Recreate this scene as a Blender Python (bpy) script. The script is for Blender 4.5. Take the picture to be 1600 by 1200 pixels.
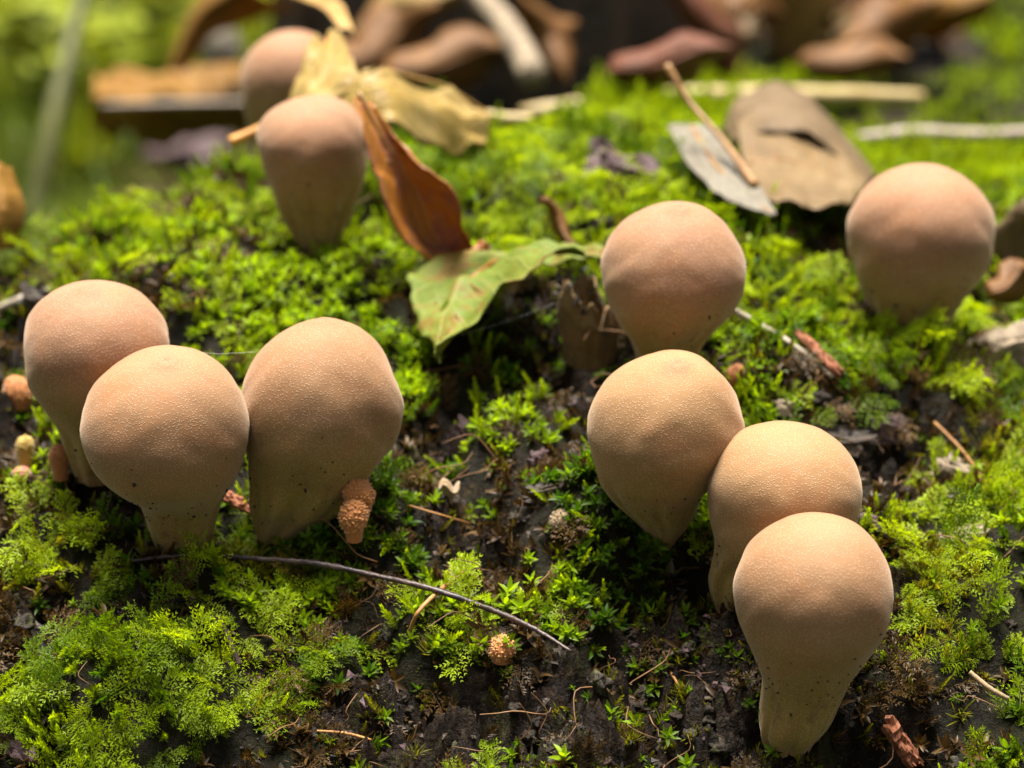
# Puffball fungi on a mossy log, macro view.  1 Blender unit = 10 cm.
import bpy, math, random
import numpy as np
from mathutils import Vector, Matrix

for o in list(bpy.data.objects): bpy.data.objects.remove(o)
scene = bpy.context.scene
random.seed(7); rng = np.random.default_rng(7)
R = math.radians

# ------------------------------------------------------------------ camera
CAM_H, PITCH, LENS = 1.5, 18.0, 100.0
cam_d = bpy.data.cameras.new('camera'); cam = bpy.data.objects.new('camera', cam_d)
scene.collection.objects.link(cam); scene.camera = cam
cam.location = (0, 0, CAM_H); cam.rotation_euler = (R(90 - PITCH), 0, 0)
cam_d.lens = LENS; cam_d.sensor_width = 36; cam_d.clip_start = 0.05; cam_d.clip_end = 2000
cam_d.dof.use_dof = True; cam_d.dof.focus_distance = 4.68; cam_d.dof.aperture_fstop = 1.5
cam_d.dof.aperture_blades = 0

# ------------------------------------------------------------------ world, sun, exposure
SUN_EL, SUN_AZ = 80.0, -8.0          # azimuth measured from +Y (behind the log) towards +X
world = bpy.data.worlds.new('World'); scene.world = world; world.use_nodes = True
wn = world.node_tree.nodes; wl = world.node_tree.links
sky = wn.new('ShaderNodeTexSky'); sky.sky_type = 'NISHITA'; sky.sun_disc = False
sky.sun_elevation = R(SUN_EL); sky.sun_rotation = R(SUN_AZ)
sky.air_density = 1.0; sky.dust_density = 3.0; sky.ozone_density = 0.6
hs = wn.new('ShaderNodeHueSaturation'); hs.inputs['Saturation'].default_value = 0.25
wl.new(sky.outputs[0], hs.inputs['Color'])
wl.new(hs.outputs[0], wn['Background'].inputs['Color'])
wn['Background'].inputs['Strength'].default_value = 0.05
sun_d = bpy.data.lights.new('sun', 'SUN'); sun = bpy.data.objects.new('sun', sun_d)
scene.collection.objects.link(sun)
sun_d.energy = 5.0; sun_d.angle = R(30); sun_d.color = (1.0, 0.95, 0.87)
el, az = R(SUN_EL), R(SUN_AZ)
sd = Vector((math.sin(az) * math.cos(el), math.cos(az) * math.cos(el), math.sin(el)))
sun.rotation_euler = sd.to_track_quat('Z', 'Y').to_euler()
vs = scene.view_settings
vs.view_transform = 'Standard'; vs.look = 'None'; vs.gamma = 1; vs.use_curve_mapping = False
vs.exposure = 1.6

# ------------------------------------------------------------------ maths helpers
CP, SP = math.cos(R(PITCH)), math.sin(R(PITCH))
FPX = LENS / 36 * 1600
FWD = np.array([0, CP, -SP]); UP = np.array([0, SP, CP]); RIGHT = np.array([1.0, 0, 0])
CAM = np.array([0, 0, CAM_H])

def ray(px, py):
    return FWD + RIGHT * ((px - 800) / FPX) - UP * ((py - 600) / FPX)
def P(px, py, Y):                       # point seen in that direction, standing Y away
    d = ray(px, py); return CAM + d * (Y / d[1])

_perm = np.random.default_rng(3).random((256, 256))
def vnoise(x, y):
    xi = np.floor(x).astype(int); yi = np.floor(y).astype(int)
    fx = x - xi; fy = y - yi
    fx = fx * fx * fx * (fx * (fx * 6 - 15) + 10); fy = fy * fy * fy * (fy * (fy * 6 - 15) + 10)
    a = _perm[xi & 255, yi & 255]; b = _perm[(xi + 1) & 255, yi & 255]
    c = _perm[xi & 255, (yi + 1) & 255]; d = _perm[(xi + 1) & 255, (yi + 1) & 255]
    return (a * (1 - fx) + b * fx) * (1 - fy) + (c * (1 - fx) + d * fx) * fy - 0.5
def fbm(x, y, o=4, g=0.5):
    x = np.asarray(x, float); y = np.asarray(y, float)
    s = 0; a = 1.0
    for i in range(o):
        s = s + a * vnoise(x + 17.3 * i, y - 9.1 * i); a *= g; x, y = x * 1.97 + y * 0.31, y * 1.97 - x * 0.31
    return s
def ridged(x, y, o=3):
    s = 0; a = 1.0
    for i in range(o):
        s = s + a * (0.5 - np.abs(vnoise(x + 5.7 * i, y + 3.3 * i)) * 2); a *= 0.5; x = x * 2.03; y = y * 2.03
    return s
def sstep(a, b, x):
    t = np.clip((x - a) / (b - a), 0, 1); return t * t * (3 - 2 * t)
def cr(pts, n):                         # Catmull-Rom through pts, n samples
    p = np.asarray(pts, float); k = len(p)
    if k == 2: return p[0] + (p[1] - p[0]) * np.linspace(0, 1, n)[:, None]
    q = np.vstack([2 * p[0] - p[1], p, 2 * p[-1] - p[-2]])
    t = np.linspace(0, k - 1, n); i = np.minimum(t.astype(int), k - 2); f = (t - i)[:, None]
    a, b, c, d = q[i], q[i + 1], q[i + 2], q[i + 3]
    return 0.5 * (2 * b + (c - a) * f + (2 * a - 5 * b + 4 * c - d) * f * f + (3 * b - a - 3 * c + d) * f ** 3)

# ------------------------------------------------------------------ the log's surface
_rows = [(3.3, -1.75), (3.6, -1.2), (3.95, -0.74), (4.2, -0.52), (4.6, -0.298), (4.85, -0.197), (5.1, -0.094),
         (5.6, -0.018), (6.25, -0.01), (6.8, -0.07), (7.5, -0.24), (8.5, -0.37), (10.5, -0.42), (13.5, -0.46)]
_yy = np.linspace(3.0, 13.5, 2101)
_zz = np.interp(_yy, [r[0] for r in _rows], [r[1] for r in _rows])
_k = np.exp(-np.linspace(-2.5, 2.5, 61) ** 2 / 2); _k /= _k.sum()
_zz = np.convolve(np.pad(_zz, 30, mode='edge'), _k, mode='valid')

def base_h(x, y):
    x = np.asarray(x, float); y = np.asarray(y, float)
    z = np.interp(y, _yy, _zz)
    z = z - 0.11 * sstep(0.35, 1.0, x) * sstep(4.5, 5.0, y)
    z = z - 0.15 * (1 - sstep(-1.3, -0.55, x))
    yc = np.interp(x, [-2.5, -1.15, -0.75, -0.35, 0.05, 0.3, 0.7], [4.6, 5.75, 6.25, 6.6, 7.0, 8.6, 12.2])
    over = np.maximum(0, y - yc + 0.3)
    z = z - np.minimum(1.75, 0.9 * over ** 2 / (over + 0.35) * 1.6)
    z = z - np.minimum(1.6, np.maximum(0, x - 1.9) ** 2 * 1.5) - np.minimum(1.2, np.maximum(0, -1.5 - x) ** 2 * 1.2)
    return z
def hit(f, px, py):
    d = ray(px, py); ys = np.linspace(3.4, 13.2, 4000)
    pts = CAM + d * (ys / d[1])[:, None]
    g = f(pts[:, 0], pts[:, 1]); i = np.argmax(g >= pts[:, 2])
    return pts[i] if g[i] >= pts[i, 2] else pts[-1]
def GB(px, py): return hit(base_h, px, py)

# places on the log, named by where they were seen: (px, py, radius px x, radius px y, strength)
def regions(lst):
    out = []
    for px, py, rx, ry, s in lst:
        c = GB(px, py); t = GB(px, py - ry * 0.5); b = GB(px, py + ry * 0.5)
        out.append((c[0], c[1], rx * c[1] / FPX, max(0.03, abs(t[1] - b[1])), s))
    return out
def field(reg, x, y):
    v = 0
    for cx, cy, rx, ry, s in reg:
        v = v + s * np.exp(-(((x - cx) / rx) ** 2 + ((y - cy) / ry) ** 2) ** 1.5)
    return v
BARE = regions([(840, 1110, 330, 90, 1.3), (1080, 1000, 90, 70, .8), (600, 1070, 110, 45, .9), (1330, 1150, 200, 60, .9), (1050, 1170, 300, 60, .9),
                (1400, 720, 110, 40, .9), (730, 850, 90, 70, .6), (930, 620, 70, 60, .8), (170, 800, 90, 45, .8),
                (640, 680, 60, 40, .5), (250, 985, 70, 40, .7), (1380, 520, 60, 30, .9), (470, 360, 110, 25, .7), (960, 290, 90, 40, .6),
                (1560, 560, 80, 30, .9), (1250, 640, 120, 22, .45), (440, 1000, 60, 60, .3), (60, 440, 80, 25, .6), (880, 520, 70, 40, .7),
                (800, 960, 140, 50, .5), (60, 350, 60, 30, .7), (170, 1120, 220, 100, -.8), (60, 850, 90, 70, -.5), (930, 830, 150, 80, -.45), (800, 330, 250, 80, -.5), (480, 500, 240, 60, -.4), (1490, 960, 100, 110, -.35), (590, 840, 100, 50, -.4),
                (1250, 100, 150, 25, 1.3), (1450, 120, 80, 20, 1.1), (1000, 130, 80, 20, 1.0), (1420, 185, 110, 15, .9), (1100, 60, 120, 30, 1.2), (900, 80, 60, 30, 1.0), (1330, 40, 80, 30, 1.1), (1560, 60, 120, 60, -1.5),
                (1000, 980, 120, 70, .5), (1330, 700, 60, 30, .6), (560, 930, 90, 40, .3)])
MOUND = regions([(590, 835, 100, 45, .07), (950, 820, 140, 60, .065), (180, 1120, 190, 80, .13), (60, 860, 90, 60, .04), (450, 480, 220, 60, .03),
                 (800, 330, 180, 60, .05), (1480, 950, 110, 90, .035), (1230, 560, 90, 40, .03), (330, 900, 140, 35, .03), (1450, 620, 140, 50, .03),
                 (800, 700, 120, 40, .03), (290, 290, 160, 40, .04), (700, 250, 80, 30, .05), (1520, 400, 110, 50, .03), (1560, 60, 110, 60, .22), (1500, 130, 90, 30, .1), (990, 220, 120, 40, .06)])
HOLES = regions([(755, 890, 42, 40, .12), (718, 838, 20, 25, .08), (680, 690, 45, 30, .05), (640, 840, 40, 25, .06), (930, 610, 50, 45, .07),
                 (1100, 905, 40, 30, .05), (470, 1080, 40, 25, .04), (140, 800, 70, 30, .05), (330, 1010, 40, 25, .05), (1000, 930, 70, 40, .04),
                 (860, 560, 50, 30, .05), (1390, 530, 30, 15, .05), (170, 1085, 30, 22, .03), (590, 1010, 40, 25, .04), (1200, 990, 40, 30, .03)])

def bare(x, y):
    b = field(BARE, x, y) + fbm(x * 4.5, y * 4.5, 3) * 0.9 + fbm(x * 14, y * 14 + 40, 2) * 0.45
    return b
def ground_h(x, y):
    x = np.asarray(x, float); y = np.asarray(y, float)
    z = base_h(x, y) + field(MOUND, x, y) - 1.7 * field(HOLES, x, y)
    z = z + 0.07 * fbm(x * 2.6 + 3, y * 2.6, 3)
    near = 1 - sstep(6.0, 7.2, y)
    z = z + 0.16 * (1 - near) * fbm(x * 1.7 + 9, y * 1.7, 2)
    b = sstep(0.1, 0.7, bare(x, y))
    z = z + near * 0.05 * fbm(x * 6.5, y * 6.5 + 11, 2) + near * (1 - b) * 0.04 * fbm(x * 13, y * 13 + 11, 3)
    # bark: plates and cracks running along the log, tilted
    u = x * 0.9 + y * 0.35; v = y * 0.9 - x * 0.35
    wob = fbm(x * 6, y * 6, 3)
    z = z + near * b * (0.07 * ridged(u * 4.5 + wob * 1.8, v * 9 + wob * 1.3, 4) + 0.11 * fbm(x * 14, y * 14, 5, 0.68) - 0.05)
    return z
def G(px, py, lift=0.0):
    p = hit(ground_h, px, py)
    if lift:
        d = CAM - p; p = p + d / np.linalg.norm(d) * lift
    return p

# ------------------------------------------------------------------ objects, names, labels
C = scene.collection
def tag(o, label=None, cat=None, group=None, kind=None):
    if label: o['label'] = label
    if cat: o['category'] = cat
    if group: o['group'] = group
    if kind: o['kind'] = kind
    return o
def link(name, me, mat, parent=None, loc=None):
    o = bpy.data.objects.new(name, me); C.objects.link(o)
    if mat is not None:
        me.materials.clear(); me.materials.append(mat)
    if parent is not None:
        o.parent = parent
        o.matrix_parent_inverse = Matrix.Translation(parent.location).inverted()
    if loc is not None: o.location = loc
    return o
def make_mesh(name, verts, faces, smooth=True):
    me = bpy.data.meshes.new(name)
    verts = np.asarray(verts, float)
    me.from_pydata(verts.tolist(), [], [list(map(int, f)) for f in faces]); me.update()
    if smooth: me.polygons.foreach_set('use_smooth', np.ones(len(me.polygons), bool))
    return me
def fattr(me, name, vals):
    a = me.attributes.new(name, 'FLOAT', 'POINT'); a.data.foreach_set('value', np.asarray(vals, np.float32)); return a
def empty(name, loc):
    o = bpy.data.objects.new(name, None); C.objects.link(o); o.location = loc
    o.empty_display_size = 0.02; return o
def grid_faces(n, m, wrap=False):
    f = []
    for i in range(n - 1):
        for j in range(m if wrap else m - 1):
            j2 = (j + 1) % m
            f.append((i * m + j, i * m + j2, (i + 1) * m + j2, (i + 1) * m + j))
    return f
def tube_geo(pts, rad, n=24, seg=7, jit=0.0, cap=True):
    p = cr(pts, n); r = np.interp(np.linspace(0, 1, n), np.linspace(0, 1, len(rad)), rad)
    t = np.gradient(p, axis=0); t /= np.linalg.norm(t, axis=1)[:, None] + 1e-12
    ref = np.array([0.13, 0.21, 0.97]); V = []
    for i in range(n):
        a = np.cross(t[i], ref); a /= np.linalg.norm(a) + 1e-9; b = np.cross(t[i], a)
        for j in range(seg):
            th = 2 * math.pi * j / seg
            rr = r[i] * (1 + jit * rng.uniform(-1, 1))
            V.append(p[i] + rr * (a * math.cos(th) + b * math.sin(th)))
    F = grid_faces(n, seg, True)
    if cap:
        F.append(tuple(range(seg - 1, -1, -1))); F.append(tuple((n - 1) * seg + j for j in range(seg)))
    return np.array(V), F
class MB:
    def __init__(s): s.v = []; s.f = []; s.n = 0
    def add(s, V, F):
        V = np.asarray(V); s.v.append(V); s.f += [tuple(i + s.n for i in f) for f in F]; s.n += len(V)
    def mesh(s, name, smooth=True): return make_mesh(name, np.vstack(s.v), s.f, smooth)

# ------------------------------------------------------------------ materials
class NT:
    def __init__(s, name):
        s.m = bpy.data.materials.new(name); s.m.use_nodes = True
        s.n = s.m.node_tree.nodes; s.l = s.m.node_tree.links
        s.b = s.n['Principled BSDF']; s.out = s.n['Material Output']
    def new(s, t, **kw):
        n = s.n.new(t)
        for k, v in kw.items(): setattr(n, k, v)
        return n
    def put(s, sock, v):
        if hasattr(v, 'is_output'): s.l.new(v, sock)
        elif isinstance(v, (tuple, list)) and len(v) == 3 and sock.type == 'RGBA': sock.default_value = (*v, 1)
        else: sock.default_value = v
    def coord(s, which='Object'):
        return s.new('ShaderNodeTexCoord').outputs[which]
    def noise(s, scale, detail=4, rough=0.55, co=None, out='Fac', dist=0.0):
        n = s.new('ShaderNodeTexNoise'); n.inputs['Scale'].default_value = scale
        n.inputs['Detail'].default_value = detail; n.inputs['Roughness'].default_value = rough
        n.inputs['Distortion'].default_value = dist
        s.l.new(co if co is not None else s.coord(), n.inputs['Vector']); return n.outputs[out]
    def vor(s, scale, co=None, out='Distance', feature='F1'):
        n = s.new('ShaderNodeTexVoronoi'); n.feature = feature; n.inputs['Scale'].default_value = scale
        s.l.new(co if co is not None else s.coord(), n.inputs['Vector']); return n.outputs[out]
    def ramp(s, fac, stops):
        n = s.new('ShaderNodeValToRGB'); e = n.color_ramp.elements
        while len(e) > 1: e.remove(e[-1])
        for i, (p, c) in enumerate(stops):
            q = e[0] if i == 0 else e.new(p)
            q.position = p; q.color = (*c, 1) if len(c) == 3 else c
        s.put(n.inputs['Fac'], fac); return n.outputs['Color']
    def mr(s, v, a, b, c=0.0, d=1.0):
        n = s.new('ShaderNodeMapRange'); s.put(n.inputs[0], v)
        for i, x in enumerate((a, b, c, d)): n.inputs[i + 1].default_value = x
        return n.outputs[0]
    def math(s, op, a, b=0.0):
        n = s.new('ShaderNodeMath', operation=op); s.put(n.inputs[0], a); s.put(n.inputs[1], b); return n.outputs[0]
    def mix(s, f, a, b, mode='MIX'):
        n = s.new('ShaderNodeMix', data_type='RGBA', blend_type=mode)
        s.put(n.inputs[0], f); s.put(n.inputs[6], a); s.put(n.inputs[7], b); return n.outputs[2]
    def attr(s, name, t='GEOMETRY', out='Fac'):
        n = s.new('ShaderNodeAttribute', attribute_name=name); n.attribute_type = t; return n.outputs[out]
    def bump(s, h, strength=0.5, dist=0.01, prev=None):
        n = s.new('ShaderNodeBump'); s.put(n.inputs['Height'], h)
        n.inputs['Strength'].default_value = strength; n.inputs['Distance'].default_value = dist
        if prev is not None: s.l.new(prev, n.inputs['Normal'])
        return n.outputs[0]
    def set(s, **kw):
        for k, v in kw.items(): s.put(s.b.inputs[k.replace('_', ' ')], v)
    def translucent(s, col, f, normal=None):
        t = s.new('ShaderNodeBsdfTranslucent'); s.put(t.inputs['Color'], col)
        if normal is not None: s.l.new(normal, t.inputs['Normal'])
        m = s.new('ShaderNodeMixShader'); m.inputs[0].default_value = f
        s.l.new(s.b.outputs[0], m.inputs[1]); s.l.new(t.outputs[0], m.inputs[2])
        s.l.new(m.outputs[0], s.out.inputs['Surface'])

def mat_puffball(name, head=(0.25, 0.130, 0.060), stem=(0.25, 0.168, 0.036), gran=250.0, warm=(0.31, 0.13, 0.05)):
    t = NT(name); h = t.attr('h')
    big = t.noise(9, 4, 0.6)
    c = t.ramp(t.math('ADD', h, t.mr(big, 0.3, 0.7, -0.07, 0.07)), [(0.0, stem), (0.28, tuple(s * 0.97 for s in stem)),
               (0.5, tuple(a * 0.45 + b * 0.55 for a, b in zip(stem, head))), (0.7, head), (1.0, tuple(x * 1.06 for x in head))])  # stem's own olive, with green bounce from the moss mixed into the colour
    c = t.mix(t.mr(t.noise(14, 5, 0.65), 0.48, 0.72, 0, 0.55), c, warm)
    c = t.mix(t.mr(t.attr('pore'), 0, 1, 0, 0.55), c, (0.25, 0.10, 0.05))
    g = t.vor(gran); dot = t.mr(g, 0.12, 0.42, 1.0, 0.0)
    c = t.mix(t.math('MULTIPLY', dot, 0.4), c, (0.52, 0.37, 0.25))
    c = t.mix(t.mr(t.noise(60, 3, 0.7), 0.62, 0.75, 0, 0.3), c, (0.22, 0.12, 0.05))
    c = t.mix(t.math('MULTIPLY', t.mr(t.noise(22, 5, 0.7, dist=0.5), 0.52, 0.66), t.mr(h, 0.2, 0.5, 0.5, 0.12)), c, (0.09, 0.05, 0.02))
    c = t.mix(t.mr(t.noise(5.5, 3, 0.6), 0.5, 0.7, 0, 0.25), c, (0.34, 0.21, 0.11))
    nb = t.bump(t.noise(9, 3, 0.5), 0.2, 0.02)
    nb = t.bump(dot, 0.4, 0.0014, nb)
    t.set(Base_Color=c, Roughness=0.72, Normal=nb, Sheen_Weight=0.3, Sheen_Roughness=0.4, Sheen_Tint=(1, 0.8, 0.6),
          Specular_IOR_Level=0.25)
    return t.m
def mat_granular(name, c0, c1):
    t = NT(name)
    t.set(Base_Color=t.mix(t.noise(40, 3), c0, c1), Roughness=0.7, Sheen_Weight=0.3, Normal=t.bump(t.noise(200, 2), 0.4, 0.003))
    return t.m
def mat_simple(name, c0, c1, scale=30, rough=0.7, bump=0.5, bd=0.004, stretch=None, spec=0.4):
    t = NT(name); co = t.coord()
    if stretch:
        mp = t.new('ShaderNodeMapping'); mp.inputs['Scale'].default_value = stretch; t.l.new(co, mp.inputs[0]); co = mp.outputs[0]
    n = t.noise(scale, 5, 0.65, co)
    t.set(Base_Color=t.ramp(n, [(0.32, c0), (0.68, c1)]), Roughness=rough, Specular_IOR_Level=spec,
          Normal=t.bump(t.noise(scale * 2.2, 5, 0.7, co), bump, bd))
    return t.m
def mat_leaf(name, c0, c1, spot, vein, spot_amt=0.5, rough=0.45, trans=0.3, under=None, scale=7):
    t = NT(name); uv = t.new('ShaderNodeUVMap'); sep = t.new('ShaderNodeSeparateXYZ'); t.l.new(uv.outputs[0], sep.inputs[0])
    u, v = sep.outputs[0], sep.outputs[1]              # u across 0..1, v along 0..1
    au = t.math('ABSOLUTE', t.math('SUBTRACT', u, 0.5))
    wav = t.math('SINE', t.math('MULTIPLY', t.math('SUBTRACT', v, t.math('MULTIPLY', au, 0.45)), 62.0))
    side = t.mr(wav, 0.82, 1.0); mid = t.mr(au, 0.012, 0.035, 1, 0)
    vv = t.math('MAXIMUM', t.math('MULTIPLY', side, 0.6), mid)
    net = t.vor(60, out='Distance', feature='DISTANCE_TO_EDGE')
    c = t.ramp(t.noise(scale, 5, 0.6), [(0.3, c0), (0.7, c1)])
    c = t.mix(t.mr(t.noise(scale * 1.7, 6, 0.7, dist=0.6), 0.5, 0.62, 0, spot_amt), c, spot)
    c = t.mix(t.mr(t.noise(scale * 9, 4, 0.7), 0.62, 0.72, 0, 0.5), c, tuple(x * 0.35 for x in spot))
    c = t.mix(t.math('MULTIPLY', vv, 0.45), c, vein)
    nb = t.bump(t.math('ADD', vv, t.mr(net, 0, 0.1, -0.2, 0.2)), 0.35, 0.006)
    t.set(Base_Color=c, Roughness=rough, Normal=nb, Specular_IOR_Level=0.25)
    if trans: t.translucent(t.mix(1.0, c, (1.0, 0.9, 0.55), 'MULTIPLY'), trans, nb)
    return t.m
def mat_moss(name, tipA, tipB, old, trans=0.5, rough=0.42):
    t = NT(name)
    hue = t.attr('hue', 'INSTANCER'); rnd = t.new('ShaderNodeObjectInfo').outputs['Random']
    tipc = t.mix(t.mr(t.math('ADD', hue, t.math('MULTIPLY', rnd, 0.5)), 0.25, 1.1), tipA, tipB)
    c = t.mix(t.math('POWER', t.attr('tip'), 1.7), old, tipc)  # older leaves are browner; the power also paints shade into gaps between shoots
    t.set(Base_Color=c, Roughness=rough, Specular_IOR_Level=0.2)
    t.translucent(t.mix(1.0, c, (1.4, 1.3, 0.5), 'MULTIPLY'), trans)
    return t.m

def mat_log():
    t = NT('wet_bark'); co = t.coord('Object')
    d = t.attr('bare')
    n1 = t.noise(9, 6, 0.65, co); n2 = t.noise(38, 6, 0.7, co); n3 = t.noise(3.2, 3, 0.5, co)
    bark = t.ramp(n2, [(0.28, (0.0041, 0.0026, 0.0015)), (0.5, (0.0155, 0.0087, 0.0041)), (0.66, (0.0389, 0.0218, 0.0099)), (0.8, (0.0828, 0.0480, 0.0205))])
    red = t.mix(t.mr(t.noise(15, 4, 0.6, co), 0.55, 0.7, 0, 0.55), bark, (0.0310, 0.0096, 0.0053))
    lich = t.mix(t.mr(t.noise(11, 6, 0.72, co, dist=0.4), 0.55, 0.63, 0, 0.75), red, (0.0439, 0.0415, 0.0088))
    lich = t.mix(t.mr(t.noise(24, 5, 0.72, co, dist=0.4), 0.62, 0.68, 0, 0.6), lich, (0.0776, 0.0655, 0.0248))
    soil = t.ramp(n2, [(0.3, (0.0031, 0.0022, 0.0009)), (0.55, (0.0114, 0.0070, 0.0023)), (0.75, (0.0259, 0.0175, 0.0035))])
    soil = t.mix(t.mr(n1, 0.45, 0.65, 0, 0.6), soil, (0.0129, 0.0175, 0.0012))
    c = t.mix(t.mr(d, 0.15, 0.6), soil, lich)
    nb = t.bump(n1, 0.8, 0.04); nb = t.bump(n2, 1.0, 0.025, nb); nb = t.bump(t.noise(150, 4, 0.7, co), 0.7, 0.004, nb)
    t.set(Base_Color=c, Normal=nb, Roughness=t.mr(n1, 0.35, 0.65, 0.4, 0.8), Specular_IOR_Level=0.16)
    return t.m
def mat_floor():
    t = NT('forest_floor'); co = t.coord('Object')
    n = t.noise(0.55, 4, 0.6, co)
    c = t.ramp(t.noise(6, 6, 0.7, co), [(0.3, (0.0100, 0.0070, 0.0035)), (0.6, (0.0300, 0.0210, 0.0080)), (0.8, (0.0650, 0.0450, 0.0150))])
    g = t.ramp(t.noise(9, 5, 0.7, co), [(0.3, (0.0100, 0.0200, 0.0015)), (0.7, (0.0450, 0.0700, 0.0050))])
    t.set(Base_Color=t.mix(t.mr(n, 0.4, 0.6), c, g), Roughness=0.8, Normal=t.bump(t.noise(14, 6, 0.7, co), 0.8, 0.06), Specular_IOR_Level=0.04)
    return t.m

M_PUFF = mat_puffball('puffball_skin')
M_PUFF_PINK = mat_puffball('puffball_skin_pink', head=(0.25, 0.127, 0.067), stem=(0.27, 0.182, 0.044))
M_PUFF_PALE = mat_puffball('puffball_skin_pale', head=(0.265, 0.145, 0.062), stem=(0.26, 0.170, 0.036))
M_PUFF_SHADED = mat_puffball('puffball_skin_shaded', head=(0.22, 0.14, 0.03), stem=(0.26, 0.17, 0.03))  # olive tone paints in the shade on the far puffball
M_SOIL = mat_simple('soil_crumb', (0.008, 0.005, 0.003), (0.03, 0.018, 0.01), 60, 0.6)
M_BUD = mat_granular('bud_skin', (0.351, 0.106, 0.021), (0.416, 0.154, 0.032))
M_BUD_GRAIN = mat_granular('bud_grains', (0.416, 0.154, 0.029), (0.525, 0.229, 0.053))
M_BUD_Y = mat_granular('yellow_bud_skin', (0.36, 0.22, 0.03), (0.45, 0.30, 0.05))
M_BUD_BR = mat_granular('brown_bud_skin', (0.309, 0.098, 0.017), (0.393, 0.147, 0.026))
M_CREAM = mat_granular('cream_flesh', (0.225, 0.140, 0.061), (0.287, 0.202, 0.103))
M_TWIG = mat_simple('dark_twig_bark', (0.012, 0.007, 0.008), (0.09, 0.055, 0.045), 25, 0.4, 0.6, 0.004, (1, 1, 1))
M_TWIG_PALE = mat_simple('pale_twig', (0.234, 0.172, 0.117), (0.406, 0.343, 0.265), 30, 0.6)
M_ROOT = mat_simple('orange_rootlet', (0.22, 0.09, 0.02), (0.40, 0.20, 0.06), 40, 0.6)
M_STRAW = mat_simple('dry_straw', (0.328, 0.226, 0.078), (0.484, 0.374, 0.172), 18, 0.5)
M_STRAW_W = mat_simple('bleached_straw', (0.239, 0.181, 0.124), (0.332, 0.268, 0.202), 18, 0.5)
M_CHIP = mat_simple('red_wood', (0.14, 0.035, 0.015), (0.42, 0.16, 0.07), 30, 0.6, 0.8, 0.006, (6, 1, 1))
M_BARKP = mat_simple('purple_bark', (0.02, 0.010, 0.012), (0.13, 0.07, 0.07), 22, 0.55, 0.9, 0.01)
M_BARKT = mat_simple('tan_bark', (0.10, 0.07, 0.045), (0.36, 0.28, 0.18), 25, 0.7, 0.9, 0.008)
M_BARKD = mat_simple('dark_bark', (0.006, 0.004, 0.002), (0.05, 0.028, 0.013), 9, 0.55, 0.9, 0.02)
M_SILK = mat_simple('silk', (0.6, 0.6, 0.6), (0.8, 0.8, 0.8), 5, 0.3, 0)
M_L_GREEN = mat_leaf('green_leaf', (0.101, 0.156, 0.016), (0.203, 0.234, 0.031), (0.234, 0.101, 0.023), (0.312, 0.296, 0.094), 0.7, 0.6, 0.3)
M_L_YELLOW = mat_leaf('yellow_leaf', (0.36, 0.24, 0.055), (0.44, 0.32, 0.12), (0.172, 0.133, 0.016), (0.429, 0.250, 0.062), 0.4, 0.4, 0.35)
M_L_RUST = mat_leaf('rust_leaf', (0.316, 0.103, 0.016), (0.358, 0.160, 0.031), (0.252, 0.094, 0.074), (0.443, 0.206, 0.047), 0.9, 0.35, 0.28)
M_L_TAN = mat_leaf('tan_leaf', (0.218, 0.133, 0.039), (0.296, 0.195, 0.062), (0.109, 0.055, 0.016), (0.328, 0.234, 0.094), 0.4, 0.6, 0.25)
M_L_ORANGE = mat_leaf('orange_brown_leaf', (0.172, 0.078, 0.009), (0.312, 0.156, 0.023), (0.094, 0.039, 0.008), (0.351, 0.195, 0.047), 0.4, 0.6, 0.3)
M_L_GREY = mat_leaf('grey_leaf', (0.128, 0.082, 0.039), (0.177, 0.121, 0.063), (0.059, 0.034, 0.014), (0.108, 0.060, 0.025), 0.4, 0.6, 0.15)
M_L_PALE = mat_leaf('pale_leaf', (0.156, 0.133, 0.093), (0.203, 0.183, 0.144), (0.093, 0.070, 0.039), (0.137, 0.109, 0.070), 0.4, 0.6, 0.15)
M_L_BROWN = mat_leaf('brown_leaf', (0.150, 0.095, 0.041), (0.240, 0.162, 0.075), (0.070, 0.036, 0.015), (0.200, 0.126, 0.053), 0.4, 0.5, 0.2)
M_L_RED = mat_leaf('reddish_leaf', (0.116, 0.034, 0.014), (0.164, 0.064, 0.035), (0.058, 0.017, 0.007), (0.193, 0.086, 0.042), 0.4, 0.5, 0.2)
M_L_DARK = mat_leaf('dark_brown_leaf', (0.117, 0.049, 0.011), (0.210, 0.098, 0.028), (0.058, 0.022, 0.010), (0.234, 0.109, 0.037), 0.4, 0.5, 0.15)
M_L_HERB = mat_leaf('herb_leaf', (0.20, 0.26, 0.012), (0.34, 0.38, 0.02), (0.30, 0.30, 0.02), (0.4, 0.42, 0.08), 0.2, 0.5, 0.45)

# ------------------------------------------------------------------ setting: forest floor and log
FLOOR_Z = -1.62
def spaced(a, segs):
    out = [a]
    for b, n in segs: out += list(np.linspace(out[-1], b, n + 1)[1:])
    return np.array(out)
xs = spaced(-150, [(-20, 8), (-6, 28), (6, 48), (20, 28), (150, 8)]); ys = spaced(-60, [(0, 8), (24, 96), (60, 14), (200, 8)])
X, Y = np.meshgrid(xs, ys); Z = FLOOR_Z + 0.25 * fbm(X * 0.5, Y * 0.5, 3) * (np.abs(X) < 20)
Z = np.minimum(Z, FLOOR_Z + 0.12)
me = make_mesh('forest_floor', np.stack([X, Y, Z], -1).reshape(-1, 3), grid_faces(len(ys), len(xs)))
floor = link('forest_floor', me, mat_floor()); tag(floor, 'blurred green and brown forest floor beyond the log', kind='structure')

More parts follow.
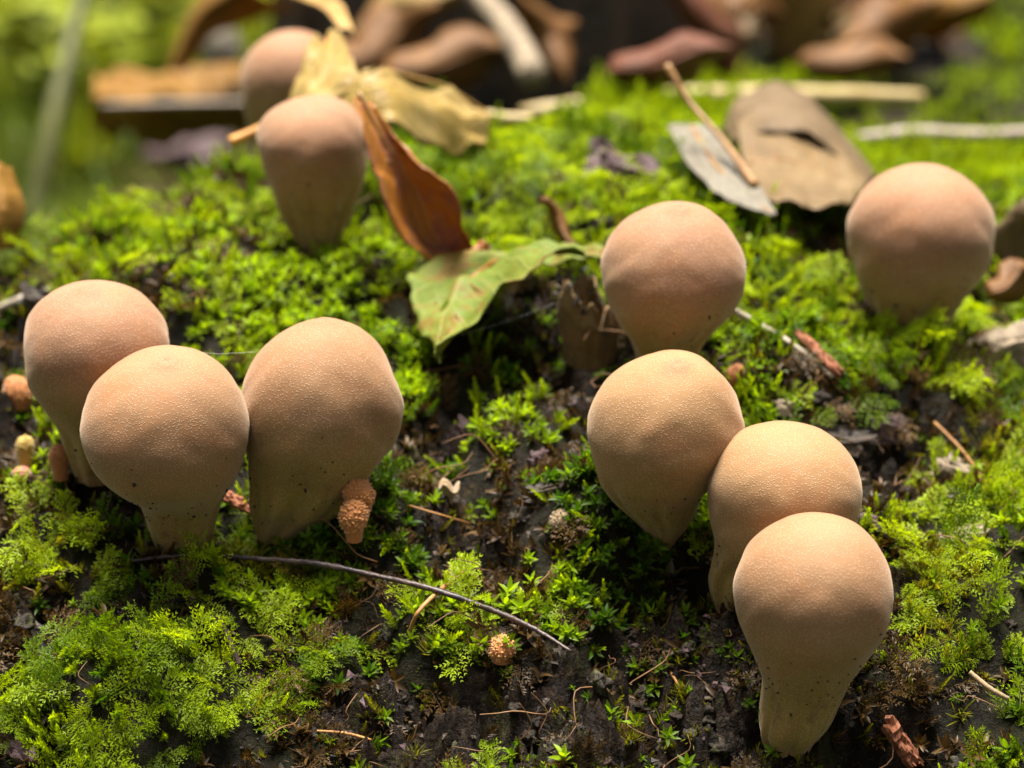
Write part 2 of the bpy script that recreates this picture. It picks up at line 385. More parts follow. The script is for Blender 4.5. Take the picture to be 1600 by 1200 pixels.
xs = spaced(-3.2, [(-1.25, 60), (1.25, 460), (3.2, 60)]); ys = spaced(3.32, [(3.95, 40), (5.9, 420), (7.2, 90), (13.2, 130)])
X, Y = np.meshgrid(xs, ys); Z = ground_h(X, Y)
me = make_mesh('fallen_log', np.stack([X, Y, Z], -1).reshape(-1, 3), grid_faces(len(ys), len(xs)))
fattr(me, 'bare', bare(X, Y).ravel())
log = link('fallen_log', me, mat_log())
tag(log, 'broad rotting log with dark wet cracked bark carrying the moss and puffballs', 'log')

# ------------------------------------------------------------------ puffballs
def puffball(label, trace, top, alpha=18.0, mat=M_PUFF, base_y=None, folds=0.09, lump=0.03, pore=True, sq=2.0,
             specks=20, seed=0, pore_off=0.0, ragged=0.0, group='puffballs growing on the log', baseY=None):
    """trace: (row, xl, xr) from the foot up to the widest ring; top: (row, x)."""
    r_ = np.random.default_rng(seed + 100)
    row0, xl0, xr0 = trace[0]
    cx0 = (xl0 + xr0) / 2
    B = G(cx0, base_y if base_y is not None else row0)
    if baseY: B = P(cx0, row0, baseY)
    depth = float(np.dot(B - CAM, FWD)); k = depth / FPX
    sh = (row0 - trace[-1][0])
    rings = [(row0 + 9, cx0, (xr0 - xl0) / 2 * 0.97)] + [(r, (a + b) / 2, (b - a) / 2) for r, a, b in trace]
    roww, cw, rw = rings[-1]
    for ph in (12, 24, 36, 48, 60, 70, 79):
        q = R(ph); rings.append((roww - (roww - top[0]) * math.sin(q) ** (2 / sq), cw + (top[1] - cw) * math.sin(q) ** 3, rw * math.cos(q) ** (2 / sq)))
    rings.append((top[0], top[1], 0.0))
    n, seg = 110, 84
    s = cr(rings, 500); s[:, 2] = np.maximum(s[:, 2], 0); s[-1, 2] = 0
    arc = np.concatenate([[0], np.cumsum(np.hypot(np.diff(s[:, 0]), np.diff(s[:, 2])))])
    ti = np.linspace(0, arc[-1], n); s = np.stack([np.interp(ti, arc, s[:, q]) for q in range(3)], -1)
    pd = 5; kk = np.exp(-np.linspace(-2.2, 2.2, 2 * pd + 1) ** 2 / 2); kk /= kk.sum()
    lo = 2 * s[0] - s[pd:0:-1]; hi = s[-2:-pd - 2:-1] * [1, 1, -1]
    s = np.stack([np.convolve(np.concatenate([lo[:, q], s[:, q], hi[:, q]]), kk, mode='valid') for q in range(3)], -1)
    s[-1, 2] = 0
    a_ = R(alpha)
    A = UP * math.cos(a_) - FWD * math.sin(a_); Fd = np.cross(A, RIGHT); Fd = Fd if Fd @ FWD > 0 else -Fd
    ax = (row0 - s[:, 0]); axs = ax + sh * (1 / math.cos(a_) - 1) * np.clip(ax / sh, 0, 1)
    hmax = axs.max()
    th = np.linspace(0, 2 * math.pi, seg, endpoint=False)
    H = np.clip(axs / hmax, -0.1, 1)
    V = np.zeros((n, seg, 3)); o1, o2 = r_.uniform(0, 50, 2)
    for i in range(n):
        h = H[i]; low = 1 - sstep(0.15, 0.55, h)
        nz = lump * (2.4 * fbm(np.cos(th) * 1.3 + o1, np.sin(th) * 1.3 + o2 + h * 3.2, 3))
        fo = folds * low * (fbm(np.cos(th) * 2.6 + o2, np.sin(th) * 2.6 + o1 + h * 0.8, 3) * 2.4 - 0.75)
        fo = fo + 0.6 * folds * low * fbm(np.cos(th) * 6 + o1, np.sin(th) * 6 + o2 + h * 2.0, 3)
        rr = s[i, 2] * (1 + nz + fo)
        dz = ragged * low * fbm(np.cos(th) * 3 + o1, np.sin(th) * 3 + 7, 3) * 30 * max(0, 0.3 - h) / 0.3
        V[i] = (B + A * ((axs[i] + dz)[:, None] * k) + RIGHT * ((s[i, 1] - cx0) * k)
                + (RIGHT * np.cos(th)[:, None] + Fd * np.sin(th)[:, None]) * (rr[:, None] * k))
    # pore: a small raised nipple just off the pole on the camera's side
    Vf = V.reshape(-1, 3); hv = np.repeat(H, seg)
    pole = V[-1].mean(0); pp = pole - Fd * (pore_off * k) - A * (pore_off ** 2 / (2.6 * rw) * k)
    dist = np.linalg.norm(Vf - pp, axis=1) / (rw * k)
    pv = np.exp(-(dist / 0.17) ** 2) * (1 + 0.5 * fbm(Vf[:, 0] * 40, Vf[:, 1] * 40, 2)) if pore else np.zeros(len(Vf))
    if pore: Vf = Vf + A * ((np.exp(-(dist / 0.15) ** 2) * 0.05 - np.exp(-(dist / 0.05) ** 2) * 0.03)[:, None] * rw * k)
    faces = grid_faces(n, seg, True)
    full = make_mesh('tmp', Vf, faces)
    nor = np.zeros(len(Vf) * 3, np.float32); full.vertices.foreach_get('normal', nor); nor = nor.reshape(-1, 3)
    bpy.data.meshes.remove(full)
    root = empty('puffball', B); tag(root, label, 'mushroom', group)
    fh = np.array([H[f[0] // seg] for f in faces]); fd = np.array([dist[f[0]] for f in faces])
    neck = 0.30 if len(trace) > 3 else 0.2
    if pore: cls = np.where(fd < 0.14, 2, np.where(fh > neck, 0, 1))
    else: cls = np.where(fh > neck, 0, 1)
    for c, nm in ((0, 'head'), (1, 'stem'), (2, 'pore')):
        ids = np.where(cls == c)[0]
        if not len(ids): continue
        used = np.unique(np.array([faces[i] for i in ids])); mp = {int(u): j for j, u in enumerate(used)}
        me = make_mesh(nm, Vf[used], [[mp[v] for v in faces[i]] for i in ids])
        fattr(me, 'h', hv[used]); fattr(me, 'pore', np.clip(pv[used], 0, 1))
        me.normals_split_custom_set_from_vertices(nor[used].tolist())
        ob = link(nm, me, mat, head_o if nm == 'pore' else root)
        if nm == 'head': head_o = ob
    if specks:
        mb = MB(); w = np.exp(-((hv - 0.36) / 0.16) ** 2) * (Vf @ FWD < (B + A * hmax * k * 0.4) @ FWD)
        w = w / w.sum()
        for i in r_.choice(len(Vf), specks, p=w):
            sz = k * r_.uniform(0.7, 2.2) * (1.8 if r_.random() < 0.12 else 1)
            q = r_.normal(size=(6, 3)) * 0.15 + np.array([[1, 0, 0], [-1, 0, 0], [0, 1, 0], [0, -1, 0], [0, 0, 1], [0, 0, -1]])
            mb.add(Vf[i] + nor[i] * sz * 0.3 + q * sz * r_.uniform(0.6, 1.5, 3),
                   [(0, 2, 4), (2, 1, 4), (1, 3, 4), (3, 0, 4), (2, 0, 5), (1, 2, 5), (3, 1, 5), (0, 3, 5)])
        o = link('soil_specks', mb.mesh('soil_specks'), M_SOIL, root); o['kind'] = 'stuff'
    STEMS.append((B[0], B[1], max(8, (xr0 - xl0) / 2) * k))
    return root
STEMS = []

puffball('tan puffball behind the front one of a cluster of three, beside tiny orange buds',
         [(737, 119, 194), (729, 114, 200), (692, 104, 208), (658, 96, 225), (625, 77, 250), (587, 55, 269), (540, 50, 277)], (443, 160), 24, M_PUFF_PINK, seed=1, pore_off=14, specks=26)
puffball('foremost tan puffball in the cluster of three, overlapping both its companions',
         [(862, 244, 330), (840, 240, 334), (817, 233, 338), (775, 223, 352), (754, 209, 367), (712, 163, 392), (668, 148, 404)], (543, 285), 34, M_PUFF, seed=2, pore_off=6, specks=55, sq=2.1)
puffball('big tan puffball with creased wide stem and two stubby granular buds at its foot',
         [(850, 402, 446), (825, 398, 484), (800, 393, 526), (775, 388, 556), (746, 387, 579), (717, 387, 606), (692, 386, 622), (645, 384, 630)], (501, 515), 20, M_PUFF, base_y=845, seed=3, folds=0.14, lump=0.04, specks=50)
puffball('round puffball beside the torn old puffball and the tip of the green leaf',
         [(575, 996, 1088), (560, 991, 1093), (541, 984, 1101), (513, 965, 1122), (481, 946, 1145), (430, 936, 1158)], (322, 1055), 26, M_PUFF_PINK, base_y=572, seed=4, pore_off=10, specks=24)
puffball('pale pear shaped puffball narrowing to a pointed foot, pressed against its neighbour',
         [(840, 1018, 1058), (817, 1002, 1077), (793, 979, 1090), (770, 956, 1096), (747, 938, 1110), (723, 924, 1130), (675, 913, 1152)], (547, 1050), 30, M_PUFF_PALE, seed=5, pore_off=14, specks=22, sq=2.05)
puffball('tan puffball wedged between the pear shaped one and the long stemmed one',
         [(934, 1112, 1200), (920, 1108, 1205), (891, 1103, 1224), (862, 1107, 1256), (833, 1105, 1314), (804, 1099, 1332), (758, 1097, 1336)], (661, 1214), 26, M_PUFF_PALE, seed=6, specks=12, folds=0.06, pore=False)
puffball('long stemmed tan puffball rooted in bare dark bark, in front of two others',
         [(1158, 1190, 1268), (1142, 1179, 1286), (1120, 1176, 1299), (1094, 1179, 1308), (1065, 1182, 1320), (1036, 1173, 1337), (997, 1159, 1359), (958, 1145, 1377), (915, 1139, 1383)], (796, 1265), 22, M_PUFF, seed=7, folds=0.10, specks=60, ragged=0.5, pore=False)
puffball('puffball with dirty ragged stem standing near the big grey dead leaf',
         [(536, 1400, 1456), (510, 1382, 1478), (485, 1354, 1498), (457, 1336, 1513), (420, 1322, 1537), (365, 1316, 1541)], (262, 1428), 24, M_PUFF_PINK, seed=8, folds=0.13, specks=30, ragged=0.8, pore=False)
puffball('puffball with grooved stem under the drooping rust brown leaf',
         [(380, 470, 530), (348, 446, 546), (314, 429, 564), (270, 415, 577), (225, 405, 580)], (155, 499), 20, M_PUFF_PINK, seed=9, folds=0.17, specks=24, ragged=0.7, pore=False)
puffball('pinkish puffball half hidden behind the draped yellow leaf',
         [(262, 408, 500), (235, 402, 510), (200, 392, 522), (165, 383, 534), (130, 380, 540)], (52, 462), 18, M_PUFF_PINK, baseY=6.45, base_y=262, seed=10, specks=0, pore=False)
puffball('dark olive puffball standing beyond the reddish dead leaves',
         [(92, 1206, 1292), (50, 1192, 1302), (0, 1180, 1312), (-50, 1155, 1335), (-90, 1150, 1340)], (-180, 1245), 18, M_PUFF_SHADED, seed=11, specks=0, pore=False)

def torn_puffball():
    B = G(922, 560); k = float(np.dot(B - CAM, FWD)) / FPX
    n, seg = 26, 60; V = []; Hh = []
    th = np.linspace(0, 2 * math.pi, seg, endpoint=False)
    rim = 118 + 26 * fbm(np.cos(th) * 3, np.sin(th) * 3, 3) * 2 - 30 * (np.cos(th) > 0.3)
    for i in range(n):
        f = i / (n - 1); r = np.interp(f, [0, .3, .7, 1], [36, 40, 50, 47]) * (1 + 0.12 * fbm(np.cos(th) * 2 + 4, np.sin(th) * 2 + f, 3) * 2)
        h = f * rim
        V.append(B + np.outer(h - 8, [0, 0, k]) + np.stack([np.cos(th) * r * k, np.sin(th) * r * k, 0 * th], -1)); Hh += [f * 0.4] * seg
    root = empty('puffball', B); tag(root, 'torn open old olive brown puffball shell with a ragged rim', 'mushroom', None)
    me = make_mesh('shell', np.vstack(V), grid_faces(n, seg, True)); fattr(me, 'h', Hh); fattr(me, 'pore', [0] * len(Hh))
    o = link('shell', me, mat_puffball('shaded_old_shell', (0.08, 0.05, 0.012), (0.12, 0.075, 0.018)), root)  # old shell's brown darkened to carry the shadow it stands in
    m = o.modifiers.new('s', 'SOLIDIFY'); m.thickness = 0.006
    mb = MB()
    for q in range(70):
        t = rng.uniform(0, 2 * math.pi); i = int(t / (2 * math.pi) * seg) % seg
        c = V[-1][i] + rng.normal(0, 0.004, 3)
        qd = rng.normal(size=3) * 0.006
        mb.add([c, c + rng.normal(0, .008, 3), c + rng.normal(0, .008, 3), c + qd], [(0, 1, 2), (0, 2, 3), (0, 3, 1), (1, 3, 2)])
    o = link('rim_tatters', mb.mesh('rim_tatters', False), M_SOIL, root); o['kind'] = 'stuff'
    STEMS.append((B[0], B[1], 34 * k))
torn_puffball()

# young granular buds --------------------------------------------------------
def bud(label, px, top, bot, w, mat, grains=True, lean=0.0, gs=2.2, cat='mushroom', lift=0.0, seed=0, neck=0.75):
    B = G(px, bot, lift); k = float(np.dot(B - CAM, FWD)) / FPX
    r_ = np.random.default_rng(seed); h = (bot - top) * k / CP; r = w / 2 * k
    n, seg = 22, 28; th = np.linspace(0, 2 * math.pi, seg, endpoint=False); V = []
    cap0 = max(0.3, 1 - r / h * 1.15)
    for i in range(n):
        f = i / (n - 1)
        if f < 0.5: z = f / 0.5 * cap0; q = neck + (1 - neck) * (z / cap0) ** 1.3
        else: a = (f - 0.5) / 0.5 * math.pi / 2; z = cap0 + (1 - cap0) * math.sin(a); q = math.cos(a)
        rr = r * q * (1 + 0.12 * fbm(np.cos(th) + seed * 3, np.sin(th) + z * 2, 2))
        V.append(B + np.outer(np.ones(seg), [lean * h * z * z, 0, h * z - 0.006]) + np.stack([np.cos(th) * rr, np.sin(th) * rr, 0 * th], -1))
    V = np.vstack(V); root = empty('puffball_bud', B); tag(root, label, cat, 'tiny young puffball buds')
    me = make_mesh('body', V, grid_faces(n, seg, True)); o = link('body', me, mat, root)
    if grains:
        nor = np.zeros(len(V) * 3, np.float32); me.vertices.foreach_get('normal', nor); nor = nor.reshape(-1, 3)
        mb = MB()
        for q in range(int(260 if w > 30 else 130)):
            i = r_.integers(seg * 5, len(V) - seg); p = V[i] + r_.normal(0, 0.25 * gs * k, 3); s = gs * k * r_.uniform(0.6, 1.1)
            a = np.cross(nor[i], [0.3, 0.5, 0.8]); a /= np.linalg.norm(a) + 1e-9; b = np.cross(nor[i], a)
            ring = [p + s * (a * math.cos(t) + b * math.sin(t)) for t in np.arange(5) * 1.2566]
            mid = [p + nor[i] * s * 0.8 + 0.6 * s * (a * math.cos(t) + b * math.sin(t)) for t in np.arange(5) * 1.2566]
            mb.add(ring + mid + [p + nor[i] * s * 1.25], [(j, (j + 1) % 5, 5 + (j + 1) % 5, 5 + j) for j in range(5)] + [(5 + j, 5 + (j + 1) % 5, 10) for j in range(5)])
        o = link('grains', mb.mesh('grains'), M_BUD_GRAIN if mat is M_BUD else mat, o); o['kind'] = 'stuff'
    STEMS.append((B[0], B[1], r * 0.7))
    return root
bud('round warty orange bud alone in the dark moss below the long twig', 785, 988, 1028, 42, M_BUD, gs=2.4, seed=1)
bud('pale orange granular bud, lower of the two at the creased stem', 553, 778, 840, 44, M_BUD, gs=3.0, seed=2, lift=0.06, neck=0.55)
bud('rounder orange granular bud, upper of the two at the creased stem', 562, 742, 792, 48, M_BUD, gs=2.6, seed=3, lift=0.055, lean=-0.1)
bud('orange brown egg shaped bud by the moss beside the cluster of three', 30, 584, 632, 48, M_BUD, gs=1.8, seed=4, lean=-0.1, lift=0.04)
bud('small mustard yellow bud above the reddish disc', 41, 676, 722, 30, M_BUD_Y, gs=1.6, seed=5, lift=0.04)
bud('stubby chestnut bud touching the stem of a puffball in the cluster of three', 94, 690, 744, 32, M_BUD_BR, gs=1.5, seed=6, lift=0.03)
bud('little hooked brown bud behind the pear shaped puffball', 1142, 566, 602, 34, M_BUD_BR, gs=1.6, seed=7, lean=0.3)
bud('low cream granular crust peeping out of the star moss', 876, 792, 822, 34, M_CREAM, gs=2.0, seed=8, lift=0.01)
bud('flat reddish disc fungus under the mustard yellow bud', 34, 724, 743, 32, mat_granular('red_disc', (0.25, 0.06, 0.03), (0.36, 0.11, 0.06)), grains=False, seed=9, neck=0.9, lift=0.05)

def cup_fungus():
    B = G(706, 782, 0.01); k = float(np.dot(B - CAM, FWD)) / FPX
    root = empty('cup_fungus', B); tag(root, 'tiny cream white lobed cup fungus on the moss hump', 'fungus')
    n, seg = 10, 24; th = np.linspace(0, 2 * math.pi, seg, endpoint=False); V = []
    for i in range(n):
        f = i / (n - 1); r = (3 + 13 * f ** 1.6) * k * (1 + 0.35 * f * fbm(np.cos(th) * 1.5, np.sin(th) * 1.5, 2) * 2)
        z = (24 * f + 7 * f * np.cos(th * 3)) * k
        V.append(B + np.stack([np.cos(th) * r - 4 * f * k, np.sin(th) * r, z], -1))
    o = link('cup', make_mesh('cup', np.vstack(V), grid_faces(n, seg, True)), M_CREAM, root)
    m = o.modifiers.new('s', 'SOLIDIFY'); m.thickness = 0.003
    V, F = tube_geo([B - [0, 0, .015], B + [0, 0, .004]], [3.5 * k, 4 * k], 4, 8)
    link('foot', make_mesh('foot', V, F), M_CREAM, root)
cup_fungus()

# ------------------------------------------------------------------ leaves
def leaf(label, rails, mat, n=40, m=17, thick=0.004, mid=None, petiole=None, wr=0.006, rib=0.006, petmat=None, group=None, name='fallen_leaf', cat='leaf', clear=0.05, veins=7):
    allp = np.vstack([np.asarray(r) for r in rails]); sh = 0.0
    for p in allp:                                   # bring the leaf forward until it lies on the moss
        d = p - CAM; d = d / d[1]
        yy = np.linspace(4.0, 13.2, 460); q = CAM + d * yy[:, None]; g = ground_h(q[:, 0], q[:, 1]) + clear
        i = np.argmax(g >= q[:, 2])
        if g[i] >= q[i, 2]: sh = min(sh, yy[i] - p[1])
    rails = [[CAM + (p - CAM) * ((p[1] + sh) / p[1]) for p in r] for r in rails]
    if petiole is not None: petiole = ([CAM + (p - CAM) * ((p[1] + sh) / p[1]) for p in petiole[0]], petiole[1])
    rails = [cr(r, n) for r in rails]; kx = len(rails)
    S = np.stack(rails, 1)                                        # n x k x 3
    Gd = np.stack([cr(S[i], m) for i in range(n)], 0)             # n x m x 3
    sd_ = rng.uniform(0, 90)
    for i in range(n):
        Gd[i, :, 2] += wr * 2.5 * fbm(np.linspace(0, 4, m) + sd_, np.full(m, i * 0.13), 3)
    for j, q in ((0, 1), (m - 1, m - 2)):                          # ragged margins
        e = np.clip(0.2 + 0.9 * fbm(np.arange(n) * 0.45 + sd_, np.full(n, j * 3.1), 3), 0, 0.9)[:, None]
        Gd[:, j] = Gd[:, j] * (1 - e) + Gd[:, q] * e
    root = empty(name, Gd[n // 2, m // 2]); tag(root, label, cat, group)
    V = Gd.reshape(-1, 3); F = grid_faces(n, m)
    me = make_mesh('blade', V, F)
    uvl = me.uv_layers.new(name='UVMap')
    li = np.zeros(len(me.loops), np.int32); me.loops.foreach_get('vertex_index', li)
    uvl.data.foreach_set('uv', np.stack([(li % m) / (m - 1), (li // m) / (n - 1)], -1).astype(np.float32).ravel())
    o = link('blade', me, mat, root); md = o.modifiers.new('s', 'SOLIDIFY'); md.thickness = thick; md.offset = 0
    if mid is not None:
        pts = S[:, mid] if kx % 2 else Gd[:, m // 2]
        V, F = tube_geo(pts[::3], [rib, rib * 0.4], 40, 7); link('midrib', make_mesh('midrib', V, F), petmat or mat, o)
        for q in range(veins):
            i0 = int((0.08 + 0.8 * q / veins) * n); i1 = min(n - 1, i0 + int(0.17 * n))
            for e in (1, m - 2):
                j0 = int(round(mid / (kx - 1) * (m - 1))); w = np.linspace(0, 1, 6)
                ii = np.round(i0 + (i1 - i0) * w ** 1.3).astype(int); jj = np.round(j0 + (e - j0) * w).astype(int)
                V, F = tube_geo(Gd[ii, jj], [rib * 0.45, rib * 0.2], 12, 5); link('vein', make_mesh('vein', V, F), petmat or mat, o)
    if petiole is not None:
        V, F = tube_geo(petiole[0], petiole[1], 30, 8); link('petiole', make_mesh('petiole', V, F), petmat or mat, root)
    return root
def PP(l): return [P(*q) for q in l]

M_RIB_Y = mat_simple('leaf_stalk', (0.281, 0.156, 0.039), (0.390, 0.234, 0.070), 20, 0.5)
M_RIB_O = mat_simple('orange_stalk', (0.390, 0.156, 0.016), (0.484, 0.234, 0.031), 20, 0.5)
M_RIB_D = mat_simple('brown_stalk', (0.16, 0.075, 0.02), (0.30, 0.16, 0.05), 20, 0.5)

# green folded leaf in the middle
leaf('green and yellow folded leaf with brown midrib lying on the moss',
     [PP([(632, 416, 5.42), (636, 450, 5.36), (648, 490, 5.28), (668, 525, 5.18), (688, 566, 5.06)]),
      PP([(690, 404, 5.46), (688, 440, 5.38), (690, 480, 5.30), (690, 515, 5.20), (684, 558, 5.08)]),
      PP([(790, 398, 5.42), (745, 428, 5.40), (712, 462, 5.33), (694, 505, 5.21), (680, 553, 5.08)]),
      PP([(855, 384, 5.36), (805, 420, 5.32), (765, 456, 5.27), (728, 495, 5.19), (681, 550, 5.07)]),
      PP([(938, 386, 5.32), (862, 396, 5.24), (808, 438, 5.20), (750, 488, 5.14), (683, 553, 5.06)])],
     M_L_GREEN, mid=2, rib=0.005, petmat=M_L_RUST, wr=0.014)
leaf('narrow green leaf tip reaching behind the round puffball',
     [PP([(800, 394, 5.44), (870, 380, 5.40), (942, 384, 5.36)]), PP([(805, 400, 5.41), (872, 392, 5.36), (944, 390, 5.33)]), PP([(812, 408, 5.38), (880, 412, 5.31), (944, 400, 5.30)])],
     M_L_GREEN, mid=1, rib=0.003)
# rust leaf drooping from puffball I
leaf('rust brown leaf with purple blotches drooping from a puffball to the moss',
     [PP([(552, 164, 5.46), (567, 205, 5.40), (578, 262, 5.37), (602, 322, 5.37), (646, 374, 5.40), (700, 406, 5.44), (758, 406, 5.45)]),
      PP([(557, 163, 5.52), (586, 206, 5.49), (608, 262, 5.48), (636, 318, 5.48), (668, 364, 5.48), (712, 397, 5.48), (760, 404, 5.46)]),
      PP([(564, 164, 5.54), (606, 204, 5.50), (642, 256, 5.47), (680, 304, 5.46), (702, 348, 5.47), (728, 386, 5.48), (762, 402, 5.46)]),
      PP([(574, 168, 5.54), (628, 212, 5.47), (676, 262, 5.42), (716, 306, 5.38), (722, 350, 5.41), (742, 386, 5.46), (766, 401, 5.46)])],
     M_L_RUST, mid=1, rib=0.004, petmat=M_RIB_D, wr=0.02, thick=0.0025)
# yellow leaf draped over the back puffballs
leaf('large yellow leaf draped between two puffballs, its orange stalk poking out',
     [PP([(492, 62, 6.1), (468, 110, 6.0), (446, 160, 5.92), (432, 205, 5.86)]),
      PP([(515, 54, 6.1), (508, 100, 5.96), (494, 145, 5.85), (480, 175, 5.80)]),
      PP([(536, 52, 6.12), (550, 88, 5.96), (566, 112, 5.86), (590, 114, 5.84)])],
     M_L_YELLOW, mid=1, rib=0.005, petiole=(PP([(500, 150, 5.82), (440, 182, 5.80), (398, 205, 5.78), (360, 222, 5.76)]), [0.006, 0.012]), petmat=M_RIB_O, wr=0.012)
leaf('pale yellow leaf fold spilling onto the moss behind the rust leaf',
     [PP([(440, 196, 5.88), (515, 152, 5.86), (590, 113, 5.86), (650, 122, 6.0), (705, 140, 6.05), (770, 182, 6.1)]),
      PP([(490, 200, 5.84), (545, 168, 5.80), (606, 148, 5.80), (664, 164, 5.90), (715, 180, 5.98), (765, 200, 6.05)]),
      PP([(545, 208, 5.84), (585, 200, 5.76), (625, 196, 5.76), (668, 222, 5.84), (712, 232, 5.94), (758, 222, 6.0)])],
     M_L_YELLOW, mid=0, rib=0.006, petmat=M_RIB_Y, wr=0.015)
leaf('arching tan leaf stalk and strip rising above the pinkish puffball',
     [PP([(415, -20, 6.9), (462, -6, 6.8), (502, 14, 6.5), (532, 44, 6.2)]), PP([(425, -28, 6.9), (475, -14, 6.8), (518, 8, 6.5), (545, 44, 6.2)]), PP([(440, -36, 6.9), (490, -24, 6.8), (530, 2, 6.5), (555, 50, 6.2)])],
     M_RIB_Y, mid=None)
leaf('curled orange brown leaf arching over the empty space behind the crest',
     [PP([(262, 108, 9.20), (282, 50, 9.20), (312, 0, 9.20), (360, -40, 9.20)]), PP([(272, 110, 9.10), (296, 58, 9.05), (330, 10, 9.00), (380, -20, 9.00)]),
      PP([(290, 112, 9.20), (330, 60, 9.30), (400, 30, 9.40), (470, 20, 9.40)])], M_L_ORANGE, mid=1)
leaf('boxy curled tan leaf with a pale folded edge behind the crest',
     [PP([(150, 112, 9.50), (240, 108, 9.40), (330, 106, 9.40), (420, 104, 9.50)]), PP([(148, 138, 9.25), (240, 142, 9.15), (330, 142, 9.15), (420, 140, 9.20)]),
      PP([(146, 160, 9.05), (240, 160, 8.95), (330, 158, 8.95), (420, 158, 9.00)]), PP([(146, 184, 9.20), (235, 190, 9.10), (330, 190, 9.10), (415, 186, 9.20)]), PP([(150, 212, 9.40), (230, 222, 9.35), (320, 218, 9.35), (410, 208, 9.40)])],
     M_L_ORANGE, mid=None, m=33, wr=0.035)
V, F = tube_geo(PP([(160, 164, 8.9), (280, 161, 8.86), (420, 159, 8.9)]), [0.008, 0.010, 0.007], 20, 8)
tag(link('dry_straw', make_mesh('dry_straw', V, F), M_STRAW_W), 'pale straw lying along the boxy curled tan leaf', 'straw', 'dry straws behind the moss')
leaf('upright pale grey leaf behind the boxy curled leaf',
     [PP([(318, 30, 10.10), (312, 70, 10.05), (322, 118, 10.00)]), PP([(338, 20, 10.05), (340, 70, 9.95), (345, 120, 9.95)]), PP([(362, 34, 10.10), (378, 75, 10.05), (368, 118, 10.00)])], M_L_PALE, mid=1)
leaf('dark rust curled leaf standing at the log edge above bare bark',
     [PP([(-40, 270, 5.9), (-45, 330, 5.85), (-40, 400, 5.8)]), PP([(-8, 256, 5.85), (-4, 320, 5.75), (-8, 395, 5.72)]), PP([(18, 268, 5.9), (40, 325, 5.85), (22, 390, 5.78)])], M_L_ORANGE, mid=1)
# leaves behind on the right
leaf('big grey brown dead leaf standing like a tent',
     [PP([(1128, 205, 6.75), (1150, 158, 6.8), (1208, 130, 6.85), (1262, 148, 6.85), (1300, 190, 6.8), (1372, 282, 6.65)]),
      PP([(1140, 210, 6.6), (1165, 178, 6.62), (1212, 158, 6.65), (1262, 172, 6.65), (1300, 206, 6.6), (1364, 284, 6.55)]),
      PP([(1146, 220, 6.45), (1180, 208, 6.45), (1218, 203, 6.45), (1258, 208, 6.45), (1300, 232, 6.45), (1355, 290, 6.45)])],
     M_L_GREY, mid=None, petmat=M_RIB_D)
leaf('hollow brown dead leaf tucked beneath the tent shaped leaf',
     [PP([(1150, 190, 6.78), (1215, 180, 6.82), (1290, 205, 6.82), (1360, 285, 6.7)]), PP([(1158, 235, 6.62), (1222, 228, 6.66), (1290, 250, 6.66), (1350, 296, 6.6)]),
      PP([(1172, 275, 6.45), (1226, 275, 6.48), (1285, 290, 6.48), (1340, 308, 6.48)]), PP([(1190, 312, 6.25), (1230, 320, 6.22), (1285, 324, 6.25), (1332, 318, 6.35)])],
     M_L_BROWN, mid=1, petmat=M_RIB_D, veins=5)
leaf('pale bleached leaf lying flat with pointed tip beside the tent shaped leaf',
     [PP([(1040, 200, 6.5), (1080, 262, 6.15), (1130, 310, 6.0), (1208, 338, 5.92)]), PP([(1080, 198, 6.5), (1112, 250, 6.2), (1155, 296, 6.05), (1211, 336, 5.92)]), PP([(1120, 205, 6.5), (1142, 240, 6.25), (1180, 284, 6.1), (1213, 332, 5.94)])],
     M_L_PALE, mid=1, petiole=(PP([(1180, 290, 6.05), (1130, 220, 6.2), (1078, 160, 6.3), (1042, 102, 6.35)]), [0.010, 0.007, 0.006, 0.009]), petmat=M_RIB_D, veins=0)
# far litter along the top
def far_leaf(label, px, py, w, h, Y, mat, rot=0.0, bend=0.05):
    rs = []
    for u in (-1, -0.5, 0, 0.5, 1):
        r = []
        for v in np.linspace(-1, 1, 7):
            ww = (1 - v * v) ** 0.85 * (1 + 0.18 * math.sin(5 * v + px)) + 0.02
            x, y = u * w / 2 * ww, v * h / 2
            X_ = x * math.cos(rot) - y * math.sin(rot); Y_ = x * math.sin(rot) + y * math.cos(rot)
            r.append(P(px + X_ * (1 + 0.1 * math.sin(7 * v + px)), py + Y_ + 5 * math.sin(4 * v + py), Y + bend * (u * u * 2 - 1) + bend * math.sin(3 * v + px) + 0.0025 * (py - Y_ - py) * -1 * 0))
        rs.append(r)
    return leaf(label, rs, mat, n=26, m=13, mid=2, rib=0.008)
far_leaf('blurred tan leaf leaning by the reddish leaves', 925, 45, 110, 230, 10.2, M_L_TAN, 0.85, 0.06)
far_leaf('blurred brick red leaf lying on far moss', 1040, 95, 75, 200, 9.6, M_L_RED, 1.35, 0.05)
far_leaf('long reddish purple leaf blade slanting down to far moss', 1105, 40, 70, 220, 9.4, M_L_RED, -0.55, 0.05)
far_leaf('dark brown leaf beside the dark olive puffball', 1160, 10, 120, 160, 10.6, M_L_DARK, 0.6, 0.06)
far_leaf('small cream leaf at the foot of the dark olive puffball', 1325, 62, 45, 80, 9.6, M_L_GREY, 0.5, 0.03)
far_leaf('pale leaf scrap among reddish leaves beside the olive stem', 1172, 48, 40, 60, 9.4, M_L_GREY, 0.4, 0.03)
far_leaf('dark rust leaf near the bright far moss', 1470, 15, 90, 190, 11.0, M_L_ORANGE, 1.3, 0.06)
far_leaf('grey brown leaf on the far moss by the bleached straw', 1390, 40, 100, 170, 10.4, M_L_DARK, 1.1, 0.06)
far_leaf('dark leaf lying beyond the yellow straw', 1330, 95, 60, 190, 9.0, M_L_DARK, 1.5, 0.04)
